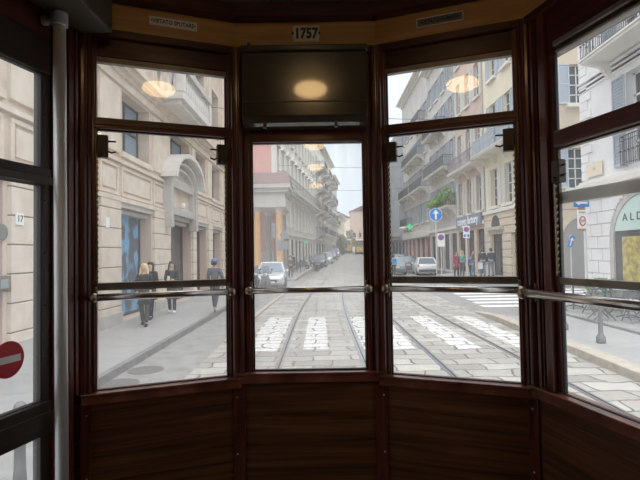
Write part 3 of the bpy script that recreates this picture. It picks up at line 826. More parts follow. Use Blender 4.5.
def balcony(fac, u0, u1, z, proj, sm, rm, parent, rh=1.0, nb=3, gap=0.14):
    s = obj('balcony_slab', fbox(fac, u0, u1, z - 0.16, z, -proj, 0, fbox(fac, u0 - 0.06, u1 + 0.06, z - 0.06, z, -proj - 0.06, 0)), sm, parent)
    for k in range(nb):
        u = u0 + 0.25 + (u1 - u0 - 0.5) * (k / max(1, nb - 1))
        poly = [(0, z - 0.16), (-proj * 0.85, z - 0.16), (-proj * 0.8, z - 0.26), (-proj * 0.4, z - 0.36), (-0.12, z - 0.72), (0, z - 0.78)]
        obj('bracket', MB().prism(poly, lambda p, q, t: fac(t, p, q), u - 0.09, u + 0.09), sm, s)
    railing(fac, u0, u1, z, z + rh, proj - 0.04, rm, parent, gap)
    return s
def cornice(fac, u0, u1, z, parent, m='trimstone', steps=((0.10, 0.25), (0.25, 0.15), (0.42, 0.14)), name='cornice'):
    mb = MB(); zz = z
    for p, h in steps:
        fbox(fac, u0, u1, zz, zz + h, -p, 0.02, mb); zz += h
    return obj(name, mb, m, parent)
def building(name, label, fac, u0, u1, z0, z1, m, holes, depth=0.22, back=8.0, group=None):
    c = fac((u0 + u1) / 2, 0, z0)
    r = empty(name, c, label, 'building', group)
    wobj(fac, u0, u1, z0, z1, holes, depth, back, m, r)
    return r
def surround(fac, h, parent, m, w=0.14, proj=0.06, sill=True):
    a, b, c, d = h[:4]; mb = MB()
    fbox(fac, a - w, a, c, d + w, -proj, 0.01, mb); fbox(fac, b, b + w, c, d + w, -proj, 0.01, mb); fbox(fac, a, b, d, d + w, -proj, 0.01, mb)
    if sill: fbox(fac, a - w - 0.08, b + w + 0.08, c - 0.16, c, -proj - 0.14, 0.01, mb)
    return obj('window_surround', mb, m, parent)

# ---- left: beige limestone palazzo (u runs along the street)
FW = Fac(-5.6, 0, 0, 1, 1, 0)
gr_open = [(5.6, 8.30), (9.70, 11.75), (13.15, 15.60), (17.50, 20.40), (21.05, 23.25), (24.25, 26.50)]
piers = [(3.2, 5.5), (8.40, 9.60), (11.85, 13.05), (15.70, 17.40), (20.45, 21.0), (23.30, 24.2), (26.55, 27.4)]
holes = [(a, b, 0.16, 3.35) for a, b in gr_open]
up1 = [(a + 0.15, b - 0.15, 4.95, 6.72) for a, b in gr_open]
up2 = [(a + 0.35, b - 0.35, 8.3, 10.8) for a, b in gr_open]
L1 = building('stone_palazzo', 'long beige limestone building with arched entrance hood along the left pavement', FW, 2.9, 27.5, 0.0, 14.0, 'beige', holes + up1 + up2, 0.42)
mats = ['shopglass', 'shopglass', 'poster', 'shopglass', 'shopglass', 'shopglass']
for k, h in enumerate(holes):
    o = window(FW, h, L1, 'frame_d', mats[k], 1 if k != 3 else 2, 1, 0.42, 0.09, 'shop_window' if k != 3 else 'entrance_door')
    if k == 2: o['label'] = 'shop window covered by a blue poster'
    rv = obj('reveal', fbox(FW, h[1] - 0.012, h[1] - 0.002, h[2], h[3], 0.005, 0.38), 'pinkstone', L1)
    obj('lintel', fbox(FW, h[0] - 0.05, h[1] + 0.05, 3.35, 3.50, -0.05, 0.02, fbox(FW, h[0] - 0.05, h[1] + 0.05, 3.20, 3.32, 0.10, 0.35)), 'greystone', L1)
for h in up1:
    window(FW, h, L1, 'frame_d', 'bglass', 2, 2, 0.42, 0.07)
    obj('window_surround', fbox(FW, h[0] - 0.12, h[1] + 0.12, h[2] - 0.16, h[2], -0.08, 0.01), 'beige2', L1)
for h in up2: window(FW, h, L1, 'frame_d', 'bglass', 2, 3, 0.42, 0.07)
for k, (a, b) in enumerate(piers):
    pm = MB()
    z = 0.10; i = 0
    while z < 3.45:
        fbox(FW, a, b, z + 0.012, min(z + 0.515, 3.5), -0.09, 0.01, pm); z += 0.527
    p = obj('pilaster', pm, 'beige2', L1, bevel=0.012)
    obj('joint', fbox(FW, a + 0.01, b - 0.01, 0.1, 3.5, -0.075, 0.0), 'joint', p)
    um = fbox(FW, a, b, 4.85, 6.7, -0.07, 0.01)
    fbox(FW, a + 0.22, b - 0.22, 7.6, 13.6, -0.10, 0.01, um); fbox(FW, a + 0.05, b - 0.05, 7.6, 13.6, -0.05, 0.01, um)
    obj('upper_pilaster', um, 'beige2', p, bevel=0.01)
def raised_panel(fac, a, b, c, d, parent, m='beige2', w=0.09, p=0.05):
    mb = frame_abs(fac, a, b, c, d, w, -p, 0.01)
    fbox(fac, a + w + 0.07, b - w - 0.07, c + w + 0.07, d - w - 0.07, -p * 0.7, 0.01, mb)
    return obj('panel', mb, m, parent, bevel=0.01)
def frame_abs(fac, a, b, c, d, w, d0, d1):
    mb = MB()
    fbox(fac, a, b, c, c + w, d0, d1, mb); fbox(fac, a, b, d - w, d, d0, d1, mb)
    fbox(fac, a, a + w, c + w, d - w, d0, d1, mb); fbox(fac, b - w, b, c + w, d - w, d0, d1, mb)
    return mb
for a, b in gr_open + piers:
    if (a, b) != (17.50, 20.40) and b - a > 0.5:
        raised_panel(FW, a + 0.05, b - 0.05, 3.66, 4.52, L1)
obj('string_course', fbox(FW, 2.9, 27.5, 3.50, 3.62, -0.10, 0.02, fbox(FW, 2.9, 27.5, 4.58, 4.68, -0.10, 0.02)), 'beige2', L1)
cornice(FW, 2.9, 27.5, 6.80, L1, 'beige2', ((0.08, 0.25), (0.16, 0.12), (0.30, 0.14), (0.42, 0.16)), 'string_course')
cornice(FW, 2.9, 27.5, 13.2, L1, 'beige2', ((0.15, 0.25), (0.4, 0.2), (0.75, 0.25)))
obj('plinth', fbox(FW, 2.9, 5.55, 0.0, 0.45, -0.12, 0.02), 'greystone', L1)
for a, b in piers[1:]: obj('plinth', fbox(FW, a - 0.03, b + 0.03, 0, 0.45, -0.12, 0.02), 'greystone', L1)
# arched hood over the entrance
hm = MB(); n = 18; uc, hw, zb, rise = 18.5, 2.05, 4.78, 1.12
def arc(r, k): 
    a = math.pi * k / n
    return (uc - (hw - r) * math.cos(a), zb + (rise - r) * math.sin(a))
pts = [arc(0, k) for k in range(n + 1)] + [arc(0.16, k) for k in range(n, -1, -1)]
hood = obj('entrance_hood', hm.prism(pts, lambda p, q, t: FW(p, t, q), -0.62, 0.02), 'hood', L1)
rib = MB()
for r0 in (0.34, 0.56):
    q1 = [arc(r0, k) for k in range(n + 1)] + [arc(r0 + 0.07, k) for k in range(n, -1, -1)]
    rib.prism(q1, lambda p, q, t: FW(p, t, q), -0.62 + r0 * 0.7, 0.02)
obj('hood_moulding', rib, 'hood', hood)
ty = [(uc - hw + 0.2, zb)] + [arc(0.2, k) for k in range(n + 1)] + [(uc + hw - 0.2, zb)]
obj('tympanum', MB().prism(ty, lambda p, q, t: FW(p, t, q), -0.06, 0.02), 'greystone', hood)
gs = frame_abs(FW, 16.95, 20.1, 3.5, 4.80, 0.28, -0.25, 0.0)
fbox(FW, 16.7, 17.0, 3.0, 4.80, -0.34, 0.0, gs); fbox(FW, 20.05, 20.35, 3.0, 4.80, -0.34, 0.0, gs)
obj('entrance_surround', gs, 'greystone', L1, bevel=0.02)
obj('entrance_panel', fbox(FW, 17.2, 19.9, 3.75, 4.55, -0.06, 0.0), 'beige', L1)
obj('wall_lamp', MB().ball(FW(18.6, -0.2, 3.95), 0.09, 10, (1, 1, 1.4)), 'white', L1)
# stone balcony with balusters
bs = obj('stone_balcony', fbox(FW, 15.95, 20.0, 7.36, 7.62, -1.0, 0.0, fbox(FW, 16.1, 19.85, 7.2, 7.36, -0.85, 0.0)), 'hood', L1, bevel=0.02)
obj('handrail', fbox(FW, 15.9, 20.05, 8.38, 8.62, -1.05, -0.75, fbox(FW, 15.9, 16.2, 8.38, 8.62, -0.75, 0, fbox(FW, 19.75, 20.05, 8.38, 8.62, -0.75, 0))), 'greystone', bs)
def balus(p): return MB().lathe([(0.09, 7.62), (0.05, 7.7), (0.085, 7.88), (0.085, 7.98), (0.045, 8.2), (0.08, 8.38)], (p[0], p[1], 0), 8)
for k in range(12):
    obj('baluster', balus(FW(16.35 + k * 0.3, -0.9, 0)), 'hood', bs, smooth=True)
for k in range(3):
    obj('baluster', balus(FW(16.05, -0.22 - 0.24 * k, 0)), 'hood', bs, smooth=True)
for a in (15.92, 19.75): obj('corner_block', fbox(FW, a, a + 0.28, 7.62, 8.38, -1.02, -0.76), 'hood', bs)
# things fixed on that wall
hn = tag(obj('house_number', fbox(FW, 8.48, 8.70, 2.57, 2.78, -0.115, -0.095), 'white'), 'small white house number plate reading 17 on a stone pier', 'sign')
text('17', 0.17, lambda x, y, t: FW(8.59 + x, -0.115 - t, 2.68 + y), 'ink_b', hn, 'number', 0.006)
hn2 = tag(obj('house_number', fbox(FW, 12.05, 12.25, 2.72, 2.98, -0.115, -0.095), 'white'), 'small white number plate on the pier before the poster window', 'sign')
ic = tag(obj('intercom', fbox(FW, 7.9, 8.28, 1.38, 1.66, -0.16, 0.0), 'greymetal', bevel=0.01), 'grey metal intercom box beside the stone pier numbered 17', 'intercom')
obj('button_panel', fbox(FW, 8.0, 8.2, 1.44, 1.60, -0.168, -0.155), 'cargrey', ic)
tag(obj('wall_bell', MB().lathe([(0.0, -0.06), (0.12, -0.05), (0.15, 0.0)], FW(8.25, -0.02, 2.42), 16, 'x'), 'iron'), 'dark round metal fitting on the wall above the intercom', 'wall fitting')

# ---- behind it: portico with ochre columns, pink house
PF = Fac(-2.6, 36.0, -1, 0, 0, -1)               # u runs to the left
P = empty('columned_portico', (-5.5, 36, 0), 'stone portico with ochre columns and a brownish roof beyond the left building', 'building')
def col(u, d, z0, z1, r, m):
    p = PF(u, d, 0)
    c = obj('column', MB().lathe([(r * 1.35, z0), (r * 1.35, z0 + 0.18), (r * 1.05, z0 + 0.3), (r, z0 + 0.4), (r * 0.88, z1 - 0.4), (r * 0.9, z1 - 0.3)], (p[0], p[1], 0), 16), m, P, smooth=True)
    obj('capital', MB().lathe([(r * 0.9, z1 - 0.34), (r * 1.25, z1 - 0.12), (r * 1.3, z1)], (p[0], p[1], 0), 16), 'stucco_g', c)
for u, m in ((0.55, 'orangecol'), (2.25, 'orangecol'), (3.95, 'orangecol')): col(u, 0.45, 0.13, 5.6, 0.27, m)
for u, d in ((0.55, 3.2), (0.55, 4.9), (1.75, 3.6)): col(u, d, 0.13, 5.6, 0.27, 'greycol')
en = MB()
for z0, z1, p in ((5.6, 6.15, 0.0), (6.15, 6.75, -0.05), (6.75, 7.05, 0.18), (7.05, 7.4, 0.38)):
    fbox(PF, -p, 8 + p, z0, z1, -p, 5.2 + p, en)
obj('entablature', en, 'stucco_g', P, bevel=0.02)
rf = MB(); zr = 7.4
rf.loft([[PF(-0.4, -0.4, zr), PF(8.4, -0.4, zr), PF(8.4, 5.6, zr), PF(-0.4, 5.6, zr)], [PF(-0.1, 2.4, 8.7), PF(7.0, 2.4, 8.7), PF(7.0, 3.2, 8.7), PF(-0.1, 3.2, 8.7)]])
obj('roof', rf, 'rooftile', P)
obj('base_step', fbox(PF, -0.1, 8.2, 0.0, 0.15, -0.1, 5.4), 'greystone', P)
obj('inner_wall', fbox(PF, 1.4, 8.0, 0.1, 5.6, 4.9, 5.2), 'pinkwall', P)
obj('wainscot', fbox(PF, 1.4, 8.0, 0.1, 2.2, 4.83, 4.9), 'stucco_g', P)
PK = Fac(-4.0, 41.9, -1, 0, 0, -1)
ph = [(2.2, 3.2, 10.6, 12.6), (2.2, 3.2, 14.5, 16.5)]
PB = building('pink_house', 'plain pink plastered house rising behind the columned portico', PK, 0, 14, 0.1, 21, 'pinkwall', ph, 0.2, 1.0)
for h in ph: window(PK, h, PB, 'frame_w', 'wglass', 2, 3)
obj('corner_quoin', fbox(PK, -0.25, 0.25, 0.1, 21, -0.08, 0.2), 'trimstone', PB)

# ---- generic storeyed street front
def street_front(name, label, fac, L, ztop, m, floors, nw, ww, fm='frame_w', sm=None, shop='shopglass', trim_m='trimstone', bal=(), rm='railing', back=8, cor=True, shop_h=3.6, slats=8, gm='wglass', balproj=0.9):
    holes = []; pitch = L / nw; wins = []; shops = []
    for i in range(nw):
        c = pitch * (i + 0.5)
        shops.append((c - pitch * 0.36, c + pitch * 0.36, 0.25, shop_h))
        for z0, z1 in floors: wins.append((c - ww / 2, c + ww / 2, z0, z1))
    B = building(name, label, fac, 0, L, 0.05, ztop, m, shops + wins, 0.22, back)
    for h in shops: window(fac, h, B, 'frame_d', shop, 2, 1, 0.22, 0.08, 'shop_window')
    for h in wins:
        w = window(fac, h, B, fm, gm, 2, 3, 0.22, 0.07)
        if sm:
            half = min(ww / 2, (pitch - ww) / 2 - 0.03)
            shutter(fac, h[0] - half, h[0] - 0.01, h[2], h[3], sm, B, slats); shutter(fac, h[1] + 0.01, h[1] + half, h[2], h[3], sm, B, slats)
            obj('window_sill', fbox(fac, h[0] - 0.15, h[1] + 0.15, h[2] - 0.14, h[2], -0.16, 0.01), trim_m, B)
        else:
            surround(fac, h, B, trim_m)
    obj('string_course', fbox(fac, 0, L, shop_h + 0.35, shop_h + 0.6, -0.14, 0.02), trim_m, B)
    for u0, u1, z in bal: balcony(fac, u0, u1, z, balproj, trim_m, rm, B, 1.0, max(2, int((u1 - u0) / 1.6)), 0.16)
    if cor: cornice(fac, 0.0, L - 0.06, ztop - 0.5, B, trim_m, ((0.2, 0.2), (0.5, 0.15), (0.9, 0.2)))
    return B
dxy = (0.121, 1.0)
nL = (1.0, -0.121)
LF = Fac(-4.1, 43.0, *dxy, *nL)
L3 = street_front('palazzo', 'long pale grey palace front with a continuous balcony beyond the pink house', LF, 28.4, 19.5, 'palegrey', ((4.9, 7.4), (9.5, 12.4), (13.8, 16.4)), 11, 0.95, bal=(), back=10)
cornice(LF, 0, 28.4, 8.0, L3, 'trimstone', ((0.3, 0.2), (0.7, 0.2), (1.0, 0.15)), 'long_balcony')
railing(LF, 0.2, 28.2, 8.55, 9.65, 0.9, 'railing', L3, 0.45)
for k in range(11):
    u = 28.4 / 11 * (k + 0.5)
    obj('pediment', MB().prism([(u - 0.95, 12.2), (u + 0.95, 12.2), (u, 12.75)], lambda p, q, t: LF(p, t, q), -0.25, 0.0), 'trimstone', L3)
L4F = Fac(-0.65, 71.5, 0.121, 1, 1, -0.121)
L4 = street_front('apartment_house', 'pale house with stacked projecting balconies after the palace front', L4F, 26, 20, 'palegrey', ((5.2, 7.2), (8.6, 10.8), (12.0, 14.0), (15.4, 17.3)), 7, 1.3, bal=tuple((a, a + 4.2, z) for a in (0.8, 8, 15, 21) for z in (5.1, 8.5, 11.9, 15.3)), balproj=1.5)
L5F = Fac(2.55, 98.0, 0.121, 1, 1, -0.121)
L5 = street_front('apartment_house', 'narrow distant grey house with wide eaves before the street trees', L5F, 13.5, 18.5, 'concrete', ((5.2, 7.2), (8.6, 10.6), (12.0, 14.0)), 5, 1.3, bal=((1, 12, 8.4),))
L6F = Fac(4.25, 112, 0.12, 1, 1, -0.12)
L6 = street_front('apartment_house', 'farthest low cream house on the left side of the street', L6F, 24, 11.5, 'cream', ((5.0, 7.0), (8.2, 10.0)), 6, 1.3)

# ---- right: block of old houses on the far side of the side street
RX = 11.8
def RF(y0): return Fac(RX, y0, 0, 1, -1, 0)
# corner house in tan stucco (two faces: side street and main street)
TF = Fac(RX, 25.4, 1, 0, 0, -1)                  # faces the camera, u to the right
tw = [(1.75, 2.65, 5.3, 7.5), (1.95, 2.85, 9.9, 12.1), (4.4, 5.4, 5.3, 7.5), (4.4, 5.4, 9.9, 12.1), (1.5, 2.5, 14.0, 16.2)]
R1 = building('corner_house', 'tan and cream stucco corner house with a rusticated stone base and a dark arch', RF(25.4), 0.5, 8.0, 0.05, 21.5, 'cream', [(0.9, 2.0, 4.95, 7.5), (3.1, 4.2, 4.95, 7.5), (5.5, 6.6, 4.95, 7.5), (0.9, 2.0, 9.1, 11.9), (3.1, 4.2, 9.1, 11.9), (5.5, 6.6, 9.1, 11.9), (0.9, 2.0, 13.6, 16.4), (3.1, 4.2, 13.6, 16.4), (5.5, 6.6, 13.6, 16.4), (1.5, 3.4, 0.2, 3.3), (4.9, 6.9, 0.2, 3.3)], 0.22, 4)
for u0, u1 in ((0.9, 2.0), (3.1, 4.2), (5.5, 6.6)):
    for z0, z1 in ((4.95, 7.5), (9.1, 11.9), (13.6, 16.4)):
        window(RF(25.4), (u0, u1, z0, z1), R1, 'frame_w', 'wglass', 2, 4)
        shutter(RF(25.4), u0 - 0.57, u0 - 0.02, z0, z1, 'shut_w' if z0 < 8 else 'shut_b', R1, 14)
        shutter(RF(25.4), u1 + 0.02, u1 + 0.57, z0, z1, 'shut_w' if z0 < 8 else 'shut_b', R1, 14)
        obj('window_sill', fbox(RF(25.4), u0 - 0.2, u1 + 0.2, z0 - 0.18, z0, -0.22, 0.01), 'trimstone', R1)
window(RF(25.4), (4.9, 6.9, 0.2, 3.3), R1, 'frame_d', 'shopglass', 2, 1, 0.22, 0.1, 'shop_door')
window(RF(25.4), (1.5, 3.4, 0.2, 3.3), R1, 'frame_d', 'shopglass', 2, 1, 0.22, 0.1, 'shop_window')
st = MB(); z = 0.05; j = 0
while z < 4.4:
    zt_ = min(z + 0.48, 4.5)
    segs = [(0.0, 1.45), (3.45, 4.85), (6.95, 7.95)] if zt_ < 3.5 else [(0.0, 7.95)]
    for a, b in segs: fbox(RF(25.4), a, b, z + 0.03, zt_, -0.08, 0.01, st)
    z += 0.5
obj('rusticated_base', st, 'tan', R1, bevel=0.02)
obj('dark_lintel', fbox(RF(25.4), 4.5, 7.3, 3.35, 3.55, -0.35, 0.0), 'greystone', R1)
nn_ = 16
obj('lunette', MB().prism([(5.9 + 0.75 * math.cos(math.pi * k / nn_), 3.6 + 0.75 * math.sin(math.pi * k / nn_)) for k in range(nn_ + 1)], lambda p, q, t: RF(25.4)(p, t, q), -0.10, 0.0), 'shopglass', R1)
obj('string_course', fbox(RF(25.4), -0.1, 8.0, 4.5, 4.72, -0.2, 0.02), 'trimstone', R1)
balcony(RF(25.4), 0.6, 7.6, 8.55, 1.0, 'trimstone', 'shut_b', R1, 1.05, 5, 0.12)
cornice(RF(25.4), -0.2, 7.95, 20.9, R1, 'trimstone', ((0.2, 0.2), (0.6, 0.2), (1.0, 0.2)))
obj('drain_pipe', MB().tube([RF(25.4)(7.9, -0.08, 0.1), RF(25.4)(7.9, -0.08, 20.8)], 0.06, 8), 'greystone', R1)
# its side wall facing the side street
wobj(TF, 0.02, 9.5, 0.05, 21.5, tw, 0.22, 0.42, 'tan', R1, 'side_wall')
for h in tw:
    window(TF, h, R1, 'frame_w', 'wglass', 2, 4)
    shutter(TF, h[0] - 0.64, h[0] - 0.02, h[2], h[3], 'shut_b', R1, 16); shutter(TF, h[1] + 0.02, h[1] + 0.64, h[2], h[3], 'shut_b', R1, 16)
    obj('window_sill', fbox(TF, h[0] - 0.25, h[1] + 0.25, h[2] - 0.2, h[2], -0.25, 0.01), 'trimstone', R1)
ac = MB(); cx_, rr_ = 2.65, 1.45
ap = [(cx_ - rr_, 0.1)] + [(cx_ - rr_ * math.cos(math.pi * k / 20), 2.35 + rr_ * math.sin(math.pi * k / 20)) for k in range(21)] + [(cx_ + rr_, 0.1)]
obj('dark_arch', MB().prism(ap, lambda p, q, t: TF(p, t, q), -0.03, 0.02), 'greycol', R1, label='dark arched gateway in the tan side wall')
ring = [(cx_ - (rr_ + 0.35) * math.cos(math.pi * k / 20), 2.35 + (rr_ + 0.35) * math.sin(math.pi * k / 20)) for k in range(21)] + [(cx_ - rr_ * math.cos(math.pi * k / 20), 2.35 + rr_ * math.sin(math.pi * k / 20)) for k in range(20, -1, -1)]
obj('arch_ring', MB().prism(ring, lambda p, q, t: TF(p, t, q), -0.08, 0.02), 'tan', R1)
jm = MB()
for k in range(8): fbox(TF, 0.0, 9.4, 0.5 + k * 0.52, 0.53 + k * 0.52, -0.012, 0.01, jm)
obj('course_line', jm, 'joint', R1)
obj('string_course', fbox(TF, -0.1, 9.5, 4.75, 4.95, -0.15, 0.02), 'trimstone', R1)

F2 = RF(33.4)
R2 = street_front('brick_house', 'faded reddish house with a white-lettered shop sign band', F2, 6.8, 21.5, 'brick', ((4.95, 7.6), (9.0, 11.6), (13.4, 16.0), (17.4, 19.6)), 3, 1.05, 'frame_w', 'shut_w', bal=((0.4, 6.4, 8.45),), rm='railing_p', slats=12)
sb = tag(obj('shop_sign', fbox(F2, 0.3, 6.2, 3.95, 4.75, -0.30, -0.15), 'signband'), 'long dark blue sign band with white letters on the reddish house', 'shop sign')
text('copyes factory', 0.85, lambda x, y, t: F2(3.25 - x, -0.30 - t, 4.35 + y), 'signlet', sb, 'lettering', 0.02, 0.012, 1.0)
F3 = RF(40.2)
R3 = street_front('balcony_house', 'grey old house whose balcony is full of green plants', F3, 9.8, 21.0, 'oldgrey', ((5.9, 8.2), (9.6, 12.0), (13.6, 15.8), (17.0, 19.0)), 4, 1.1, 'frame_w', 'shut_g', bal=((0.2, 6.0, 6.0), (1.0, 9.0, 9.55), (3, 9, 13.5)), slats=8)
F4 = RF(50.0)
R4 = street_front('tall_house', 'tall brownish house with many balconies and red shop fronts', F4, 15.5, 22.5, 'oldgrey', ((5.4, 7.6), (9.2, 11.6), (13.0, 15.2), (16.6, 18.6)), 6, 1.15, 'frame_w', 'shut_g', bal=((0.5, 7, 9.1), (8, 15, 9.1), (2, 12, 12.9), (1, 6, 16.5), (9, 14, 5.3)), shop='redshop', slats=6)
obj('fascia', fbox(F4, 0.2, 15.3, 3.7, 4.5, -0.35, -0.02), 'trimstone', R4)
F5 = RF(65.5)
R5 = street_front('office_block', 'grey modern office block with tall fins far down on the right', F5, 20, 19.5, 'concrete', ((6.0, 8.6), (9.6, 12.2), (13.2, 15.8)), 7, 1.5, 'frame_d', None, gm='bglass', cor=False)
fins = MB()
for k in range(15): fbox(F5, 0.15 + k * 19.6 / 14 - 0.12, 0.15 + k * 19.6 / 14 + 0.12, 4.6, 19.5, -0.5, 0.0, fins)
obj('fins', fins, 'concrete', R5)
obj('canopy', fbox(F5, 0, 20, 4.2, 4.7, -1.6, 0.0), 'concrete', R5)
F6 = Fac(13.0, 88, 0.03, 1, -1, 0.03)
R6 = street_front('apartment_house', 'distant cream house behind the grey office block', F6, 40, 12, 'cream', ((5, 7), (8.4, 10.4)), 10, 1.3)
# end of the view
for k, (x, y, w, zt, m, lab) in enumerate(((2.0, 172, 9, 15, 'cream', 'low cream house closing the view behind the two far trams'), (12.5, 190, 11, 19, 'brick', 'reddish house closing the view at the far end of the street'), (25, 182, 11, 15, 'palegrey', 'pale far house glimpsed at the end of the street'))):
    ff = Fac(x, y, 1, 0, 0, -1)
    hs = [(1.0 + 2.2 * i, 2.1 + 2.2 * i, zz, zz + 1.8) for i in range(int(w / 2.2)) for zz in (1.5, 5.0, 8.5)]
    b_ = building('far_house', lab, ff, 0, w, 0, zt, m, hs, 0.2, 8)
    for h in hs: window(ff, h, b_, 'frame_w', 'wglass', 1, 2)
    obj('roof', MB().prism([(-0.4, zt), (w + 0.4, zt), (w / 2, zt + 2.6)], lambda p, q, t: ff(p, t, q), -0.4, 8), 'rooftile', b_)

# ---- white corner building on the right with the arched shop
FA = Fac(11.0, 19.9, 0, -1, -1, 0)               # u runs from the corner towards the camera
wf = [(3.35, 4.75, 4.95, 8.2), (6.9, 8.3, 4.95, 8.2), (3.0, 4.4, 9.5, 12.6), (6.9, 8.3, 9.5, 12.6)]
A_ = building('white_corner_building', 'white rusticated corner building with an arched shop and iron balconies', FA, 0.42, 12.5, 0.05, 17, 'white_st', wf + [(2.25, 5.75, 0.2, 2.25), (8.0, 11.0, 0.2, 2.25)], 0.45, 6)
cxs = (4.0, 9.5)
for h in wf:
    window(FA, h, A_, 'frame_w', 'wglass', 2, 4, 0.3, 0.09, 'french_window')
    for a, b in ((h[0] - 0.78, h[0] - 0.04), (h[1] + 0.04, h[1] + 0.78)):
        shutter(FA, a, b, h[2], h[3], 'shut_g', A_, 26, 0.02)
    surround(FA, h, A_, 'white_st', 0.1, 0.05, False)
def spandrel(cx, r, mb):
    n = 20
    for k in range(n):
        a0, a1 = math.pi * k / n, math.pi * (k + 1) / n
        p0, p1 = (cx - r * math.cos(a0), 2.25 + r * math.sin(a0)), (cx - r * math.cos(a1), 2.25 + r * math.sin(a1))
        mb.add([FA(p0[0], 0.45, p0[1]), FA(p1[0], 0.45, p1[1]), FA(p1[0], -0.03, p1[1]), FA(p0[0], -0.03, p0[1])], [(0, 1, 2, 3)])
# stone courses of the ground floor, cut round the arches
rust = MB()
def arch_edge(z):
    out = []
    for cx, r in ((4.0, 1.85), (9.5, 1.6)):
        if z < 2.25: out.append((cx - r, cx + r))
        elif z - 2.25 < r: 
            w_ = math.sqrt(r * r - (z - 2.25) ** 2); out.append((cx - w_, cx + w_))
    return out
for k in range(9):
    zb_, zt_ = 0.08 + 0.48 * k, 0.08 + 0.48 * k + 0.455
    if k % 2 == 0: joints = [0.42, 1.4, 6.6, 7.4, 12.5]
    else: joints = [0.42, 0.95, 1.7, 6.1, 7.0, 12.5]
    for a, b in zip(joints[:-1], joints[1:]):
        sl = [(a, b)]
        nsub = 4 if zt_ > 2.2 else 1
        for q in range(nsub):
            z0q, z1q = zb_ + (zt_ - zb_) * q / nsub, zb_ + (zt_ - zb_) * (q + 1) / nsub
            iv = [(a + 0.015, b - 0.015)]
            for e0, e1 in arch_edge(z0q):
                nv = []
                for s0, s1 in iv:
                    if e1 <= s0 or e0 >= s1: nv.append((s0, s1)); continue
                    if s0 < e0: nv.append((s0, e0))
                    if e1 < s1: nv.append((e1, s1))
                iv = nv
            for s0, s1 in iv: fbox(FA, s0, s1, z0q, z1q, -0.07, 0.02, rust)
obj('rusticated_base', rust, 'white_st', A_)
for cx, r in ((4.0, 1.75), (9.5, 1.5)):
    n = 24
    ar = [(cx - r, 0.2)] + [(cx - r * math.cos(math.pi * k / n), 2.25 + r * math.sin(math.pi * k / n)) for k in range(n + 1)] + [(cx + r, 0.2)]
    ri = [(cx - (r - 0.16), 0.2)] + [(cx - (r - 0.16) * math.cos(math.pi * k / n), 2.25 + (r - 0.16) * math.sin(math.pi * k / n)) for k in range(n + 1)] + [(cx + (r - 0.16), 0.2)]
    obj('arch_frame', MB().prism(ar + ri[::-1], lambda p, q, t: FA(p, t, q), -0.09, 0.06), 'greystone', A_)
    ro = [(cx - (r - 0.15), 0.2)] + [(cx - (r - 0.15) * math.cos(math.pi * k / n), 2.25 + (r - 0.15) * math.sin(math.pi * k / n)) for k in range(n + 1)] + [(cx + (r - 0.15), 0.2)]
    sg = obj('shop_window', MB().prism(ro, lambda p, q, t: FA(p, t, q), -0.02, 0.02), 'shopglass', A_)
    lr = r - 0.17
    lt = [(cx - lr, 2.62)] if False else []
    a0 = math.asin(min(1, (2.62 - 2.25) / lr))
    lt = [(cx - lr * math.cos(a0 + (math.pi - 2 * a0) * k / n), 2.25 + lr * math.sin(a0 + (math.pi - 2 * a0) * k / n)) for k in range(n + 1)]
    fs = obj('fascia', MB().prism(lt, lambda p, q, t: FA(p, t, q), -0.06, -0.021), 'mint', sg)
    if cx < 5: text('A L D O', 0.40, lambda x, y, t: FA(3.72 + x, -0.06 - t, 3.08 + y), 'ink', fs, 'lettering', 0.01, 0.0, 1.1)
    pst = MB()
    fbox(FA, cx - 1.15, cx - 0.2, 0.55, 2.4, -0.05, -0.022, pst)
    obj('poster', pst, 'yellow', sg); obj('poster', fbox(FA, cx - 0.05, cx + 1.2, 0.5, 2.45, -0.05, -0.022), 'yellow', sg)
obj('string_course', fbox(FA, 0.30, 12.5, 4.36, 4.62, -0.26, 0.02, fbox(FA, 0.34, 12.5, 4.62, 4.72, -0.16, 0.02)), 'trimstone', A_, bevel=0.02)
cornice(FA, 0.36, 12.5, 8.45, A_, 'white_st', ((0.05, 0.07), (0.0, 0.10), (0.07, 0.07), (0.0, 0.10), (0.10, 0.08)), 'moulding')
balcony(FA, 2.2, 12.0, 9.12, 1.0, 'trimstone', 'railing', A_, 1.1, 4, 0.11)
railing(FA, 3.2, 4.9, 4.9, 5.95, 0.22, 'railing', A_, 0.11); railing(FA, 6.75, 8.45, 4.9, 5.95, 0.22, 'railing', A_, 0.11)
qn = MB()
for k in range(22): fbox(FA, 0.38, 1.15 if k % 2 else 0.9, 4.8 + 0.36 * k, 4.8 + 0.36 * k + 0.33, -0.05, 0.3, qn)
obj('corner_quoin', qn, 'white_st', A_)
cornice(FA, 0.3, 12.5, 16.5, A_)
pq = tag(obj('street_plaque', fbox(FA, 0.80, 1.85, 4.86, 5.42, -0.08, -0.05), 'cream', bevel=0.01), 'pale stone street-name plaque on the corner of the white building', 'sign')
text('VIA', 0.17, lambda x, y, t: FA(1.325 + x, -0.08 - t, 5.16 + y), 'greystone', pq, 'lettering', 0.004)

